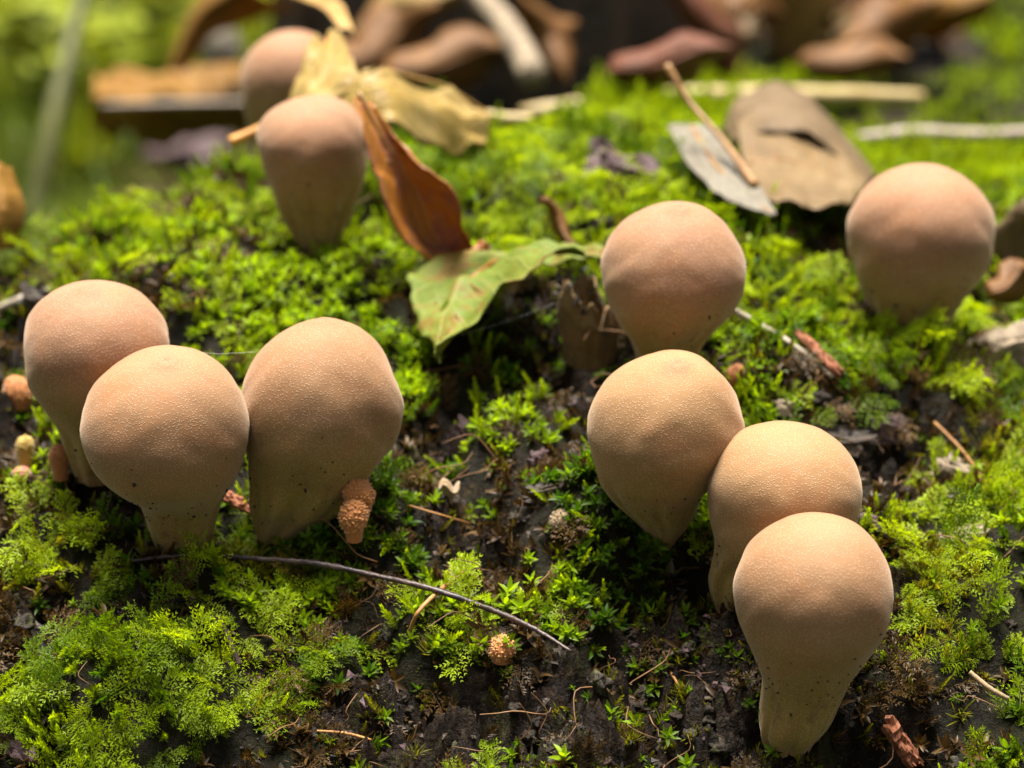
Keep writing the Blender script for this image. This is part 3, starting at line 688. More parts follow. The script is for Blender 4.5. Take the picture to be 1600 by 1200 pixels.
far_leaf('dead grey leaf on bark beside the ragged stem puffball', 1590, 370, 70, 130, 5.75, M_L_GREY, 0.3, 0.02)
far_leaf('dark brown leaf under the dead grey one by bark rubble', 1580, 440, 60, 90, 5.6, M_L_DARK, 1.0, 0.02)
far_leaf('brown leaf slumped against the dark stump by the arching stalk', 600, 70, 110, 200, 8.7, M_L_DARK, 0.9, 0.05)
far_leaf('warm brown leaf leaning on the stump beside the slanting stem', 700, 95, 90, 220, 8.6, M_L_DARK, 1.35, 0.05)
far_leaf('tan leaf edge on the stump above the yellow leaf', 640, 10, 60, 200, 8.8, M_L_TAN, 1.2, 0.05)
far_leaf('dark rust leaf at the stump foot below the slanting stem', 850, 60, 90, 150, 8.7, M_L_DARK, -0.5, 0.05)
far_leaf('brown sliver leaf standing in the moss before the purple bark', 876, 352, 20, 100, 5.62, M_L_DARK, -0.55, 0.02)

def litter_leaf(x, y, z, L, mat, label, group, seed, tiltz=0.5):
    r_ = np.random.default_rng(seed); n, m = 14, 7; V = []
    curl = r_.uniform(-0.8, 0.8); fold = r_.uniform(0.1, 0.7); asp = r_.uniform(0.32, 0.5)
    for i in range(n):
        f = i / (n - 1); w = asp * L * math.sin(math.pi * min(1, 0.04 + 0.96 * f)) ** 0.8
        for j in range(m):
            u = j / (m - 1) * 2 - 1
            V.append((L * (f - 0.5), u * w / 2 * (1 + 0.12 * r_.normal()), fold * abs(u) * w / 2 + curl * L * (f - 0.5) ** 2 + 0.01 * r_.normal()))
    V = np.array(V); V = rotx(V, r_.uniform(-tiltz, tiltz)); V = roty(V, r_.uniform(-tiltz, tiltz)); V = rotz(V, r_.uniform(0, 6.28))
    V[:, 2] -= np.percentile(V[:, 2], 20)
    root = empty('fallen_leaf', (x, y, z)); tag(root, label, 'leaf', group)
    me = make_mesh('blade', V + np.array([x, y, z]), grid_faces(n, m)); uvl = me.uv_layers.new(name='UVMap')
    li = np.zeros(len(me.loops), np.int32); me.loops.foreach_get('vertex_index', li)
    uvl.data.foreach_set('uv', np.stack([(li % m) / (m - 1), (li // m) / (n - 1)], -1).astype(np.float32).ravel())
    o = link('blade', me, mat, root); o.modifiers.new('s', 'SOLIDIFY').thickness = 0.004
    V2, F = tube_geo((V + np.array([x, y, z])).reshape(n, m, 3)[::3, m // 2], [0.006, 0.003], 12, 5); link('midrib', make_mesh('midrib', V2, F), mat, o)
def rotz(V, a): c, s = math.cos(a), math.sin(a); return np.stack([V[:, 0] * c - V[:, 1] * s, V[:, 0] * s + V[:, 1] * c, V[:, 2]], -1)
def roty(V, a): c, s = math.cos(a), math.sin(a); return np.stack([V[:, 0] * c - V[:, 2] * s, V[:, 1], V[:, 0] * s + V[:, 2] * c], -1)
def rotx(V, a): c, s = math.cos(a), math.sin(a); return np.stack([V[:, 0], V[:, 1] * c - V[:, 2] * s, V[:, 1] * s + V[:, 2] * c], -1)
lr = np.random.default_rng(77)
for q in range(34):
    px_, py_ = lr.uniform(830, 1480), lr.uniform(-20, 125)
    c = G(px_, py_)
    L_ = lr.uniform(0.2, 0.42); big = 'large' if L_ > 0.31 else 'small'
    mt, cn = [(M_L_DARK, 'dark brown'), (M_L_BROWN, 'grey brown'), (M_L_RED, 'reddish'), (M_L_TAN, 'tan'), (M_L_ORANGE, 'ochre')][q % 5]
    litter_leaf(c[0], c[1], c[2] + 0.09, L_, mt, big + ' ' + cn + ' dead leaf lying loose in the blurred litter on the far moss', big + ' ' + cn + ' leaves in the far litter', q)
# straws ----------------------------------------------------------------------
def stick(label, pts, rad, mat, name='twig', cat='twig', n=30, seg=7, jit=0.1, group=None):
    c = np.mean(pts, axis=0)
    V, F = tube_geo(pts, rad, n, seg, jit)
    o = link(name, make_mesh(name, V - pts[0], F), mat, None, pts[0]); return tag(o, label, cat, group)
stick('long yellow straw lying behind the tent shaped leaf', PP([(815, 176, 7.7), (960, 158, 7.75), (1110, 148, 7.8), (1290, 148, 7.9), (1440, 152, 8.0)]), [0.018, 0.024, 0.024, 0.02], M_STRAW, 'dry_straw', 'straw')
stick('bleached white straw lying on the moss behind the ragged stem puffball', PP([(1338, 216, 7.2), (1430, 208, 7.2), (1530, 211, 7.2), (1640, 206, 7.2)]), [0.012, 0.019, 0.016, 0.018], M_STRAW_W, 'dry_straw', 'straw')
stick('short ochre straw on the moss by the ochre leaf', PP([(660, 168, 6.6), (740, 182, 6.6), (830, 186, 6.6)]), [0.014, 0.018, 0.012], M_STRAW, 'dry_straw', 'straw')
stick('pale grey stem slanting through the dark hollow', PP([(735, -20, 8.6), (790, 40, 8.4), (835, 120, 8.1)]), [0.035, 0.04, 0.045], M_BARKT, 'dead_stem', 'stem')
stick('pale grass stalk rising from the forest floor behind the crest', PP([(50, 360, 11.0), (85, 180, 11.2), (135, -30, 11.6)]), [0.045, 0.04, 0.03], mat_simple('grass_stalk', (0.08, 0.085, 0.02), (0.13, 0.13, 0.04), 9, 0.5), 'grass_stalk', 'grass')
# foreground twigs
stick('long thin dark twig trailing across the moss in front of the cluster of three',
      [G(205, 876, .05), G(300, 867, .075), G(400, 873, .07), G(500, 882, .075), G(590, 900, .07), G(680, 922, .07), G(760, 950, .07), G(830, 980, .05), G(893, 1018, .01)],
      [0.003, 0.004, 0.0045, 0.006, 0.0042, 0.0055, 0.005, 0.0045, 0.0025], M_TWIG, n=110, jit=0.22)
stick('dark twig end half buried in yellow moss', [G(-20, 878, .01), G(50, 882, .015), G(108, 892, .004)], [0.005, 0.005, 0.004], M_TWIG)
stick('short twig, tan above and dark below, in the moss', [G(338, 962, .08), G(352, 990, .07), G(374, 1040, .04)], [0.004, 0.006, 0.006], M_TWIG)
stick('pale bent twig running to the red wood splinter', [G(1143, 484, .08), G(1190, 510, .08), G(1240, 540, .07), G(1300, 590, .03)], [0.008, 0.007, 0.006, 0.004], M_TWIG_PALE)
stick('thin orange rootlet on bare bark by the long stemmed puffball', [G(1036, 1018, .012), G(1048, 1050, .015), G(1072, 1088, .006)], [0.0018, 0.0025, 0.002], M_ROOT)
stick('orange rootlet lying on moss by bare bark', [G(495, 1142, .015), G(540, 1146, .02), G(580, 1156, .008)], [0.002, 0.003, 0.002], M_ROOT)
stick('white green stalk scrap in the mossy bark by long stem', [G(1515, 1050, .05), G(1545, 1075, .05), G(1575, 1092, .04)], [0.004, 0.005, 0.004], M_CREAM)
stick('brown rootlet bent over the tangled bark slope', [G(1460, 660, .02), G(1500, 700, .025), G(1535, 745, .01)], [0.003, 0.003, 0.002], M_ROOT)
stick('tan moss stalk crossing the long dark twig', [G(728, 892, .03), G(690, 920, .05), G(655, 955, .05), G(640, 985, .02)], [0.003, 0.004, 0.004, 0.003], M_ROOT)
stick('fine rootlets strand over the dark hollow', [G(640, 790, .02), G(690, 805, .035), G(735, 818, .02)], [0.0015, 0.002, 0.0015], M_ROOT)
stick('brown twig at the log edge near the bare bark patch', [G(-10, 485, .02), G(40, 465, .02), G(85, 450, .015)], [0.008, 0.009, 0.006], M_TWIG_PALE)
for i, (a, b, lab) in enumerate([(P(696, 530, 5.02), P(884, 468, 5.1), 'fine spider thread from the green leaf tip to the round puffball'),
                                 (P(278, 548, 4.62), P(398, 550, 4.66), 'fine spider thread bridging two puffballs of the cluster'),
                                 (P(281, 655, 4.40), P(243, 790, 4.48), 'fine spider thread hanging down the foremost puffball in the cluster')]):
    V, F = tube_geo([a, (a + b) / 2 - [0, 0, 0.004], b], [0.00016, 0.00016], 16, 5)
    tag(link('silk_thread', make_mesh('silk_thread', V, F), M_SILK), lab, 'thread')

# wood chips and bark pieces -------------------------------------------------------
def chip(label, a, b, w, t, mat, name='wood_chip', cat='wood chip', splinter=0.25, seed=0, up=None):
    r_ = np.random.default_rng(seed); a = np.asarray(a); b = np.asarray(b); ax = b - a; L = np.linalg.norm(ax); ax /= L
    upv = np.array([0, -0.5, 0.85]) if up is None else np.asarray(up); s = np.cross(ax, upv); s /= np.linalg.norm(s); u = np.cross(s, ax)
    n, m = 14, 7; V = []
    top, bot = [], []
    for i in range(n):
        f = i / (n - 1)
        for j in range(m):
            g = j / (m - 1) - 0.5
            ext = splinter * L * r_.uniform(-0.5, 0.5) if i in (0, n - 1) else 0
            ed = 1 - 0.3 * abs(f - 0.5) ** 2
            p = a + ax * (f * L + ext) + s * g * w * ed * (1 + 0.15 * r_.uniform(-1, 1))
            hh = t * (0.5 + 0.5 * r_.uniform(-0.6, 0.6)) * (1 - (2 * abs(g)) ** 4 * 0.5)
            top.append(p + u * hh); bot.append(p - u * t * 0.4)
    V = np.array(top + bot); N_ = n * m; F = grid_faces(n, m); F2 = [tuple(N_ + q for q in f[::-1]) for f in F]
    side = []
    for i in range(n - 1):
        side.append((i * m, (i + 1) * m, N_ + (i + 1) * m, N_ + i * m)); e = m - 1
        side.append(((i + 1) * m + e, i * m + e, N_ + i * m + e, N_ + (i + 1) * m + e))
    for j in range(m - 1):
        side.append((j + 1, j, N_ + j, N_ + j + 1)); q = (n - 1) * m
        side.append((q + j, q + j + 1, N_ + q + j + 1, N_ + q + j))
    o = link(name, make_mesh(name, V - a, F + F2 + side, False), mat, None, a); return tag(o, label, cat)
chip('red brown wood splinter beside the pale bent twig', G(1250, 522, .09), G(1312, 582, .08), 0.018, 0.012, M_CHIP, seed=1)
chip('splintered rusty wood chip stuck upright in bark by the long stemmed puffball', G(1388, 1130, .03), G(1432, 1196, .02), 0.03, 0.018, M_CHIP, seed=2)
chip('small red wood chip between two stems of the cluster', G(342, 768, .07), G(394, 796, .06), 0.022, 0.012, M_CHIP, seed=3)
chip('dark reddish bark chip under bright feathery moss', G(-10, 1158, .01), G(60, 1180, .012), 0.04, 0.02, M_BARKP, name='bark_piece', cat='bark', seed=4)
def chunk(label, px, py, w, h, mat, lift=0.02, seed=0, flat=0.6, name='bark_piece'):
    r_ = np.random.default_rng(seed); c = G(px, py, lift); k = float(np.dot(c - CAM, FWD)) / FPX
    n, seg = 12, 18; V = []
    o1, o2 = r_.uniform(0, 50, 2)
    for i in range(n):
        ph = math.pi * i / (n - 1)
        for j in range(seg):
            th = 2 * math.pi * j / seg
            d = np.array([math.sin(ph) * math.cos(th), math.sin(ph) * math.sin(th), math.cos(ph)])
            q = np.sign(d) * np.abs(d) ** 0.6
            rr = 1 + 0.75 * float(fbm(d[0] * 2 + o1 + d[2], d[1] * 2 + o2 - d[2], 4, 0.65))
            V.append(q * rr * np.array([w / 2, w / 2 * flat, h / 2]) * k)
    ang = r_.uniform(-0.4, 0.4); ca, sa = math.cos(ang), math.sin(ang)
    V = np.array(V); V = np.stack([V[:, 0] * ca - V[:, 2] * sa, V[:, 1], V[:, 0] * sa + V[:, 2] * ca], -1)
    o = link(name, make_mesh(name, V, grid_faces(n, seg, True), False), mat, None, c); return tag(o, label, 'bark')
chunk('purple brown crumbling bark lump in bright moss behind the round puffball', 985, 280, 110, 70, M_BARKP, 0.03, 1)
chunk('small purple bark knob leaning above the crumbling bark lump', 945, 245, 40, 50, M_BARKP, 0.03, 2)
chunk('flat dark brown bark slab at the crest beside the grooved puffball', 285, 240, 140, 34, M_BARKP, 0.02, 3)
chunk('tan and black flaking bark slab on the slope at the frame edge', 1560, 560, 150, 60, M_BARKT, 0.0, 4)
chunk('dark brown bark crumb below the flaking bark slab', 1385, 672, 50, 40, M_BARKP, 0.01, 5)
chunk('brown rotten wood crumb beside the wedged puffball', 1345, 815, 50, 28, M_BARKP, 0.01, 6)
chunk('yellowish lichen covered crumb on the bark slope', 1510, 840, 70, 26, M_BARKT, 0.02, 7)
chunk('purplish bark flake in green moss behind the white cup fungus', 722, 695, 40, 60, M_BARKP, 0.01, 8)
chunk('small bark flake standing in moss near the white cup fungus', 842, 728, 30, 40, M_BARKP, 0.01, 9)
chunk('slaty bark flake beside the pear shaped puffball', 860, 765, 70, 26, M_BARKD, 0.01, 10)
chunk('pale tan bark scrap by the hooked brown bud', 1225, 640, 34, 34, M_BARKT, 0.015, 11)
chunk('dark bark ridge showing beside the cluster of three', 65, 470, 70, 34, M_BARKD, 0.01, 12)
chunk('tan bark scrap at the log edge by the dark rust leaf', 75, 385, 90, 30, M_BARKT, 0.01, 13)
chunk('brown bark scrap lying under the rust leaf', 600, 430, 30, 60, M_BARKP, 0.0, 14)
chunk('dark brown knob on the slope beside the bark crumb', 1320, 690, 90, 34, M_BARKD, 0.0, 15)
chunk('greenish lichen crumb among rootlets on the tangled slope', 1490, 740, 60, 40, M_BARKT, 0.0, 16)

# dark stump behind, closing the hollow ----------------------------------------------
def stump():
    c = np.array([-0.12, 9.6, FLOOR_Z - 0.1]); n, seg = 30, 72; th = np.linspace(0, 2 * math.pi, seg, endpoint=False); V = []
    for i in range(n):
        f = i / (n - 1); r = np.interp(f, [0, .25, 1], [0.95, 0.62, 0.5]) * (1 + 0.18 * fbm(np.cos(th) * 3, np.sin(th) * 3 + f * 0.7, 4) * 2)
        z = 2.6 * f * (1 + 0.12 * fbm(np.cos(th) * 2 + 5, np.sin(th) * 2, 3))
        V.append(c + np.stack([np.cos(th) * r * 1.1, np.sin(th) * r * 0.7, z], -1))
    V = np.vstack(V); F = grid_faces(n, seg, True) + [tuple((n - 1) * seg + j for j in range(seg))]
    o = link('tree_stump', make_mesh('tree_stump', V - c, F), M_BARKD, None, c)
    tag(o, 'dark brown rotten stump behind the crest', 'stump')
stump()

# ------------------------------------------------------------------ moss prototypes (instanced as stuff)
def blade_geo(L, w, bend, fold, rows=3):
    """pointed leaf along +X rising, folded along its middle"""
    V = []; F = []
    for i in range(rows + 1):
        f = i / rows; ww = w * math.sin(math.pi * min(1, 0.18 + 0.82 * f)) ** 0.8 if i < rows else 0
        x = L * f; z = bend * L * f * f
        if i < rows: V += [(x, -ww / 2, z + fold * ww / 2), (x, 0, z), (x, ww / 2, z + fold * ww / 2)]
        else: V.append((x, 0, z))
    for i in range(rows - 1):
        b = i * 3; F += [(b, b + 1, b + 4, b + 3), (b + 1, b + 2, b + 5, b + 4)]
    b = (rows - 1) * 3; F += [(b, b + 1, b + 3), (b + 1, b + 2, b + 3)]
    return np.array(V, float), F
def rotz(V, a): c, s = math.cos(a), math.sin(a); return np.stack([V[:, 0] * c - V[:, 1] * s, V[:, 0] * s + V[:, 1] * c, V[:, 2]], -1)
def roty(V, a): c, s = math.cos(a), math.sin(a); return np.stack([V[:, 0] * c - V[:, 2] * s, V[:, 1], V[:, 0] * s + V[:, 2] * c], -1)
def rotx(V, a): c, s = math.cos(a), math.sin(a); return np.stack([V[:, 0], V[:, 1] * c - V[:, 2] * s, V[:, 1] * s + V[:, 2] * c], -1)
class Proto:
    def __init__(s): s.mb = MB(); s.t = []
    def add(s, V, F, tip): s.mb.add(V, F); s.t += list(np.broadcast_to(tip, len(V)))
    def done(s, name, mat):
        me = s.mb.mesh(name, True); fattr(me, 'tip', s.t); me.materials.append(mat)
        return bpy.data.objects.new(name, me)
def proto_star(r_, mat, n=13, h=0.035):
    p = Proto()
    for i in range(n):
        f = i / n; z = h * (0.25 + 0.75 * f); L = 0.034 * (0.75 + 0.35 * math.sin(f * 2.6)) * r_.uniform(0.8, 1.15)
        V, F = blade_geo(L, L * 0.34, r_.uniform(-0.35, 0.15), 0.5)
        V = rotx(V, r_.uniform(-.3, .3)); V = roty(V, 0.25 + 0.95 * f ** 2 + r_.uniform(-.15, .15)); V = rotz(V, i * 2.4 + r_.uniform(-.2, .2)); V[:, 2] += z
        p.add(V, F, 0.15 + 0.85 * f ** 0.7)
    V, F = tube_geo([(0, 0, -0.02), (0, 0, h)], [0.0016, 0.001], 4, 4); p.add(V, F, 0.1)
    return p.done('star_shoot', mat)
def proto_frond(r_, mat, L=0.12, branches=True):
    """feather moss: arching stem with two rows of side branches covered with tiny leaves"""
    p = Proto(); ns = 11
    def stemf(f): return np.array([L * f, 0.0, L * (0.42 * f - 0.34 * f * f)])
    V, F = tube_geo([stemf(q) for q in (0, .5, 1)], [0.0016, 0.0008], 5, 4); p.add(V, F, 0.4)
    for i in range(ns):
        f = (i + 0.5) / ns; c = stemf(f); bl = 0.042 * (0.35 + 0.9 * math.sin(math.pi * (0.12 + 0.83 * f))) * r_.uniform(0.75, 1.15)
        for sgn in (-1, 1):
            ang = sgn * (1.05 - 0.45 * f) + r_.uniform(-.2, .2); nl = 5; el_ = r_.uniform(-.15, .55)
            for q in range(nl):
                g = (q + 0.6) / nl
                for s2 in (-1, 1):
                    l = 0.0125 * (1 - 0.4 * g) * r_.uniform(.7, 1.3)
                    V, F = blade_geo(l, l * 0.3, -0.2, 0.3, 2)
                    V = roty(V, r_.uniform(-0.2, 0.9)); V = rotz(V, s2 * 0.6 + r_.uniform(-.25, .25)); V[:, 0] += bl * g
                    V = roty(V, el_ - 0.3 * g); V = rotz(V, ang) + c
                    p.add(V, F, 0.55 + 0.45 * min(1, (0.5 * f + 0.6 * g)))
    return p.done('feather_frond', mat)
def proto_catkin(r_, mat, L=0.09):
    """bushy round shoot clothed in tiny overlapping leaves"""
    p = Proto(); n = 46; cx = r_.uniform(-.25, .25)
    for i in range(n):
        f = i / n; l = 0.021 * (1 - 0.55 * f) * r_.uniform(.8, 1.2)
        V, F = blade_geo(l, l * 0.34, 0.25, 0.4, 2); V = roty(V, 0.35 + 0.8 * f + r_.uniform(-.2, .2)); V = rotz(V, i * 2.4)
        V += np.array([cx * L * f * f, 0, L * f]); p.add(V, F, 0.1 + 0.9 * f ** 0.8)
    return p.done('bushy_shoot', mat)
def proto_tuft(r_, mat):
    p = Proto()
    for i in range(22):
        l = r_.uniform(0.02, 0.045); V, F = blade_geo(l, 0.0035, r_.uniform(-.3, .3), 0.5, 3)
        V = roty(V, r_.uniform(0.4, 1.4)); V = rotz(V, r_.uniform(0, 6.28)) + np.array([*r_.normal(0, .006, 2), 0]); p.add(V, F, np.linspace(0.1, 1, len(V)))
    return p.done('needle_tuft', mat)
def proto_crumb(r_, mat):
    d = np.array([[1, 0, 0], [-1, 0, 0], [0, 1, 0], [0, -1, 0], [0, 0, 1], [0, 0, -1]], float) * r_.uniform(0.4, 1.3, (6, 1)) * np.array([1, 0.7, 0.35]) + r_.normal(0, 0.15, (6, 3))
    p = Proto(); p.add(d * 0.012, [(0, 2, 4), (2, 1, 4), (1, 3, 4), (3, 0, 4), (2, 0, 5), (1, 2, 5), (3, 1, 5), (0, 3, 5)], 0.5)
    o = p.done('crumb', mat); o.data.polygons.foreach_set('use_smooth', np.zeros(8, bool)); return o
def proto_clod(r_, mat):
    n, sg = 12, 18; o1, o2 = r_.uniform(0, 60, 2); V = []
    for i in range(n):
        ph = math.pi * i / (n - 1)
        for j in range(sg):
            th = 2 * math.pi * j / sg; d = np.array([math.sin(ph) * math.cos(th), math.sin(ph) * math.sin(th), math.cos(ph)])
            rr = 1 + 1.0 * float(fbm(d[0] * 2.0 + o1 + d[2] * 1.3, d[1] * 2.0 + o2 - d[2], 4, 0.6))
            V.append(np.sign(d) * np.abs(d) ** 0.75 * rr * np.array([0.028, 0.021, 0.015]))
    p = Proto(); p.add(np.array(V), grid_faces(n, sg, True), 0.5); o = p.done('clod', mat)
    o.data.polygons.foreach_set('use_smooth', r_.random(len(o.data.polygons)) < 0.9); return o
def proto_fibre(r_, mat):
    p = Proto(); q = np.cumsum(r_.normal(0, 0.014, (5, 3)) + np.array([0.016, 0, 0.002]), 0); q[:, 2] = np.abs(q[:, 2]) * 0.6
    V, F = tube_geo(q, [0.0009, 0.0012, 0.0006], 12, 4); p.add(V, F, np.linspace(0, 1, len(V))); return p.done('fibre', mat)
def proto_grass(r_, mat):
    p = Proto()
    for i in range(12):
        l = r_.uniform(0.25, 0.6); V, F = blade_geo(l, 0.03, r_.uniform(-.5, .1), 0.3, 4)
        V = roty(V, r_.uniform(0.5, 1.4)); V = rotz(V, r_.uniform(0, 6.28)) + np.array([*r_.normal(0, .08, 2), 0]); p.add(V, F, np.linspace(0.3, 1, len(V)))
    return p.done('grass_tuft', mat)

def scatter(name, label, protos, pos, axis, spin, scl, hue, cat, kind='stuff'):
    """one object; a vertex for each shoot, protos set on them by geometry nodes"""
    n = len(pos)
    me = bpy.data.meshes.new(name); me.vertices.add(n); me.vertices.foreach_set('co', np.asarray(pos, np.float32).ravel())
    # rotation: Z along axis, then spin about it
    Zx = axis / np.linalg.norm(axis, axis=1)[:, None]
    ref = np.where(np.abs(Zx[:, 2:3]) > 0.95, [[1.0, 0, 0]], [[0, 0, 1.0]])
    Xa = np.cross(ref, Zx); Xa /= np.linalg.norm(Xa, axis=1)[:, None]; Ya = np.cross(Zx, Xa)
    c, s = np.cos(spin)[:, None], np.sin(spin)[:, None]; X2 = Xa * c + Ya * s; Y2 = np.cross(Zx, X2)
    ey = np.arcsin(np.clip(-X2[:, 2], -1, 1)); ex = np.arctan2(Y2[:, 2], Zx[:, 2]); ez = np.arctan2(X2[:, 1], X2[:, 0])
    a = me.attributes.new('rot', 'FLOAT_VECTOR', 'POINT'); a.data.foreach_set('vector', np.stack([ex, ey, ez], -1).astype(np.float32).ravel())
    fattr(me, 'scl', scl); fattr(me, 'hue', hue)
    a = me.attributes.new('pid', 'INT', 'POINT'); a.data.foreach_set('value', rng.integers(0, len(protos), n).astype(np.int32))
    o = bpy.data.objects.new(name, me); C.objects.link(o); tag(o, label, cat, None, kind)
    ng = bpy.data.node_groups.new(name, 'GeometryNodeTree')
    ng.interface.new_socket('Geometry', in_out='INPUT', socket_type='NodeSocketGeometry')
    ng.interface.new_socket('Geometry', in_out='OUTPUT', socket_type='NodeSocketGeometry')
    N, L = ng.nodes, ng.links
    gi = N.new('NodeGroupInput'); go = N.new('NodeGroupOutput'); iop = N.new('GeometryNodeInstanceOnPoints')
    g2i = N.new('GeometryNodeGeometryToInstance')
    for p in protos:
        oi = N.new('GeometryNodeObjectInfo'); oi.inputs['Object'].default_value = p
        L.new(oi.outputs['Geometry'], g2i.inputs[0])
    def na(nm, t):
        q = N.new('GeometryNodeInputNamedAttribute'); q.data_type = t; q.inputs['Name'].default_value = nm; return q.outputs[0]
    L.new(gi.outputs[0], iop.inputs['Points']); L.new(g2i.outputs[0], iop.inputs['Instance'])
    iop.inputs['Pick Instance'].default_value = True; L.new(na('pid', 'INT'), iop.inputs['Instance Index'])
    e2r = N.new('FunctionNodeEulerToRotation'); L.new(na('rot', 'FLOAT_VECTOR'), e2r.inputs[0]); L.new(e2r.outputs[0], iop.inputs['Rotation'])
    L.new(na('scl', 'FLOAT'), iop.inputs['Scale']); L.new(iop.outputs[0], go.inputs[0])
    for p in protos:
        for m in p.data.materials:
            if m.name not in me.materials: me.materials.append(m)
    md = o.modifiers.new('shoots', 'NODES'); md.node_group = ng
    return o

M_MOSS_STAR = mat_moss('star_moss', (0.055, 0.14, 0.003), (0.32, 0.48, 0.005), (0.04, 0.04, 0.005))
M_MOSS_FEATH = mat_moss('feather_moss', (0.09, 0.17, 0.003), (0.42, 0.55, 0.006), (0.07, 0.09, 0.005))
M_MOSS_BUSH = mat_moss('bushy_moss', (0.09, 0.19, 0.003), (0.42, 0.55, 0.006), (0.05, 0.07, 0.004))
M_MOSS_OLIVE = mat_moss('olive_moss', (0.17, 0.18, 0.008), (0.34, 0.34, 0.014), (0.04, 0.028, 0.008))
M_MOSS_DEAD = mat_moss('dead_moss', (0.05, 0.028, 0.008), (0.11, 0.06, 0.014), (0.018, 0.010, 0.005), 0.2)
M_FIBRE = mat_simple('root_fibres', (0.05, 0.022, 0.010), (0.18, 0.085, 0.025), 20, 0.6)
M_GRASS = mat_moss('grass_blades', (0.05, 0.09, 0.003), (0.34, 0.38, 0.006), (0.05, 0.06, 0.006), 0.4)

pr = np.random.default_rng(21)
STARS = [proto_star(pr, M_MOSS_STAR, n, h) for n, h in ((12, .03), (14, .04), (10, .025), (16, .05), (13, .035))]
FRONDS = [proto_frond(pr, M_MOSS_FEATH, l) for l in (.10, .12, .14, .09)]
BUSH = [proto_catkin(pr, M_MOSS_BUSH, l) for l in (.06, .08, .05, .07)]
OLIVE = [proto_catkin(pr, M_MOSS_OLIVE, l) for l in (.05, .07)] + [proto_tuft(pr, M_MOSS_OLIVE) for i in range(3)]
DEAD = [proto_star(pr, M_MOSS_DEAD, 10, .03), proto_tuft(pr, M_MOSS_DEAD), proto_catkin(pr, M_MOSS_DEAD, .06), proto_frond(pr, M_MOSS_DEAD, .08)]
def mat_clod():
    t = NT('bark_clod'); rnd = t.new('ShaderNodeObjectInfo').outputs['Random']; co = t.coord()
    n = t.noise(70, 5, 0.7, co)
    c = t.ramp(n, [(0.3, (0.005, 0.003, 0.0015)), (0.55, (0.022, 0.012, 0.005)), (0.75, (0.06, 0.034, 0.015))])
    c = t.mix(t.math('MULTIPLY', t.mr(t.noise(45, 5, 0.7, co), 0.5, 0.6), t.mr(rnd, 0.35, 1.0, 0, 0.9)), c, (0.055, 0.065, 0.016))
    c = t.mix(t.math('MULTIPLY', t.mr(t.noise(30, 4, 0.7, co), 0.45, 0.6), t.mr(rnd, 0.0, 0.25, 0.7, 0)), c, (0.045, 0.016, 0.012))
    t.set(Base_Color=c, Roughness=t.mr(n, 0.3, 0.7, 0.35, 0.8), Specular_IOR_Level=0.3, Normal=t.bump(t.noise(160, 4, 0.7, co), 0.8, 0.004)); return t.m
M_CLOD = mat_clod()
CLODS = [proto_clod(pr, M_CLOD) for i in range(7)]
CRUMBS = [proto_crumb(pr, m) for m in (M_BARKD, M_BARKP, M_SOIL, M_SOIL, M_BARKD, M_BARKD)]
FIBRES = [proto_fibre(pr, M_FIBRE) for i in range(5)]
GRASS = [proto_grass(pr, M_GRASS) for i in range(4)]

def gnormal(x, y, e=0.03):
    f = lambda a, b: base_h(a, b) + field(MOUND, a, b) + 0.07 * fbm(a * 2.6 + 3, b * 2.6, 3)
    gx = (f(x + e, y) - f(x - e, y)) / (2 * e); gy = (f(x, y + e) - f(x, y - e)) / (2 * e)
    n = np.stack([-gx, -gy, np.ones_like(gx)], -1); return n / np.linalg.norm(n, axis=1)[:, None]
def inside_stem(x, y, pad=1.05):
    m = np.zeros(len(x), bool)
    for cx, cy, r in STEMS: m |= (x - cx) ** 2 + (y - cy) ** 2 < (r * pad) ** 2
    return m
def sample(n, prob, y0=3.8, y1=12.5, far=0.5):
    """random places on the log in and near the view, kept with probability prob(x, y)"""
    y = rng.uniform(y0, y1, n * 3); half = 0.22 * y + 0.25; x = rng.uniform(-1, 1, n * 3) * half
    keep = rng.random(n * 3) < prob(x, y) * np.clip(1.2 - 0.17 * (y - 4.6), far, 1)
    x, y = x[keep], y[keep]; k = ~inside_stem(x, y); x, y = x[k][:n], y[k][:n]
    return x, y, ground_h(x, y)
def tilt(nrm, amt, upw=0.4):
    a = nrm * (1 - upw) + np.array([0, 0, upw]) + rng.normal(0, amt, nrm.shape); return a

# zones for the different mosses
FEATH_Z = regions([(170, 1120, 200, 100, 1.3), (60, 840, 80, 80, .9), (1490, 820, 120, 80, .5), (1450, 620, 170, 60, .6), (300, 880, 160, 30, .2), (830, 320, 200, 80, .9), (300, 300, 200, 60, .7), (1500, 960, 100, 100, .4)])
STAR_Z = regions([(930, 830, 180, 90, 1.0), (590, 830, 130, 60, 1.1), (720, 600, 160, 90, .9), (600, 900, 200, 60, .5), (430, 940, 120, 50, .6), (480, 500, 240, 70, .5), (1250, 570, 120, 50, .6), (1480, 1120, 110, 60, .5)])
OLIVE_Z = regions([(330, 890, 150, 30, 1.2), (1430, 900, 80, 40, 1.3), (1450, 1020, 110, 70, .7), (90, 920, 130, 30, .8), (200, 640, 60, 60, .3), (560, 1150, 120, 30, .5), (1550, 700, 90, 60, .7)])
mo = lambda x, y: 1 - sstep(-0.06, 0.2, bare(x, y) + 0.95 * fbm(x * 9 + 3, y * 9, 3) - 0.25 * sstep(5.2, 6, y))

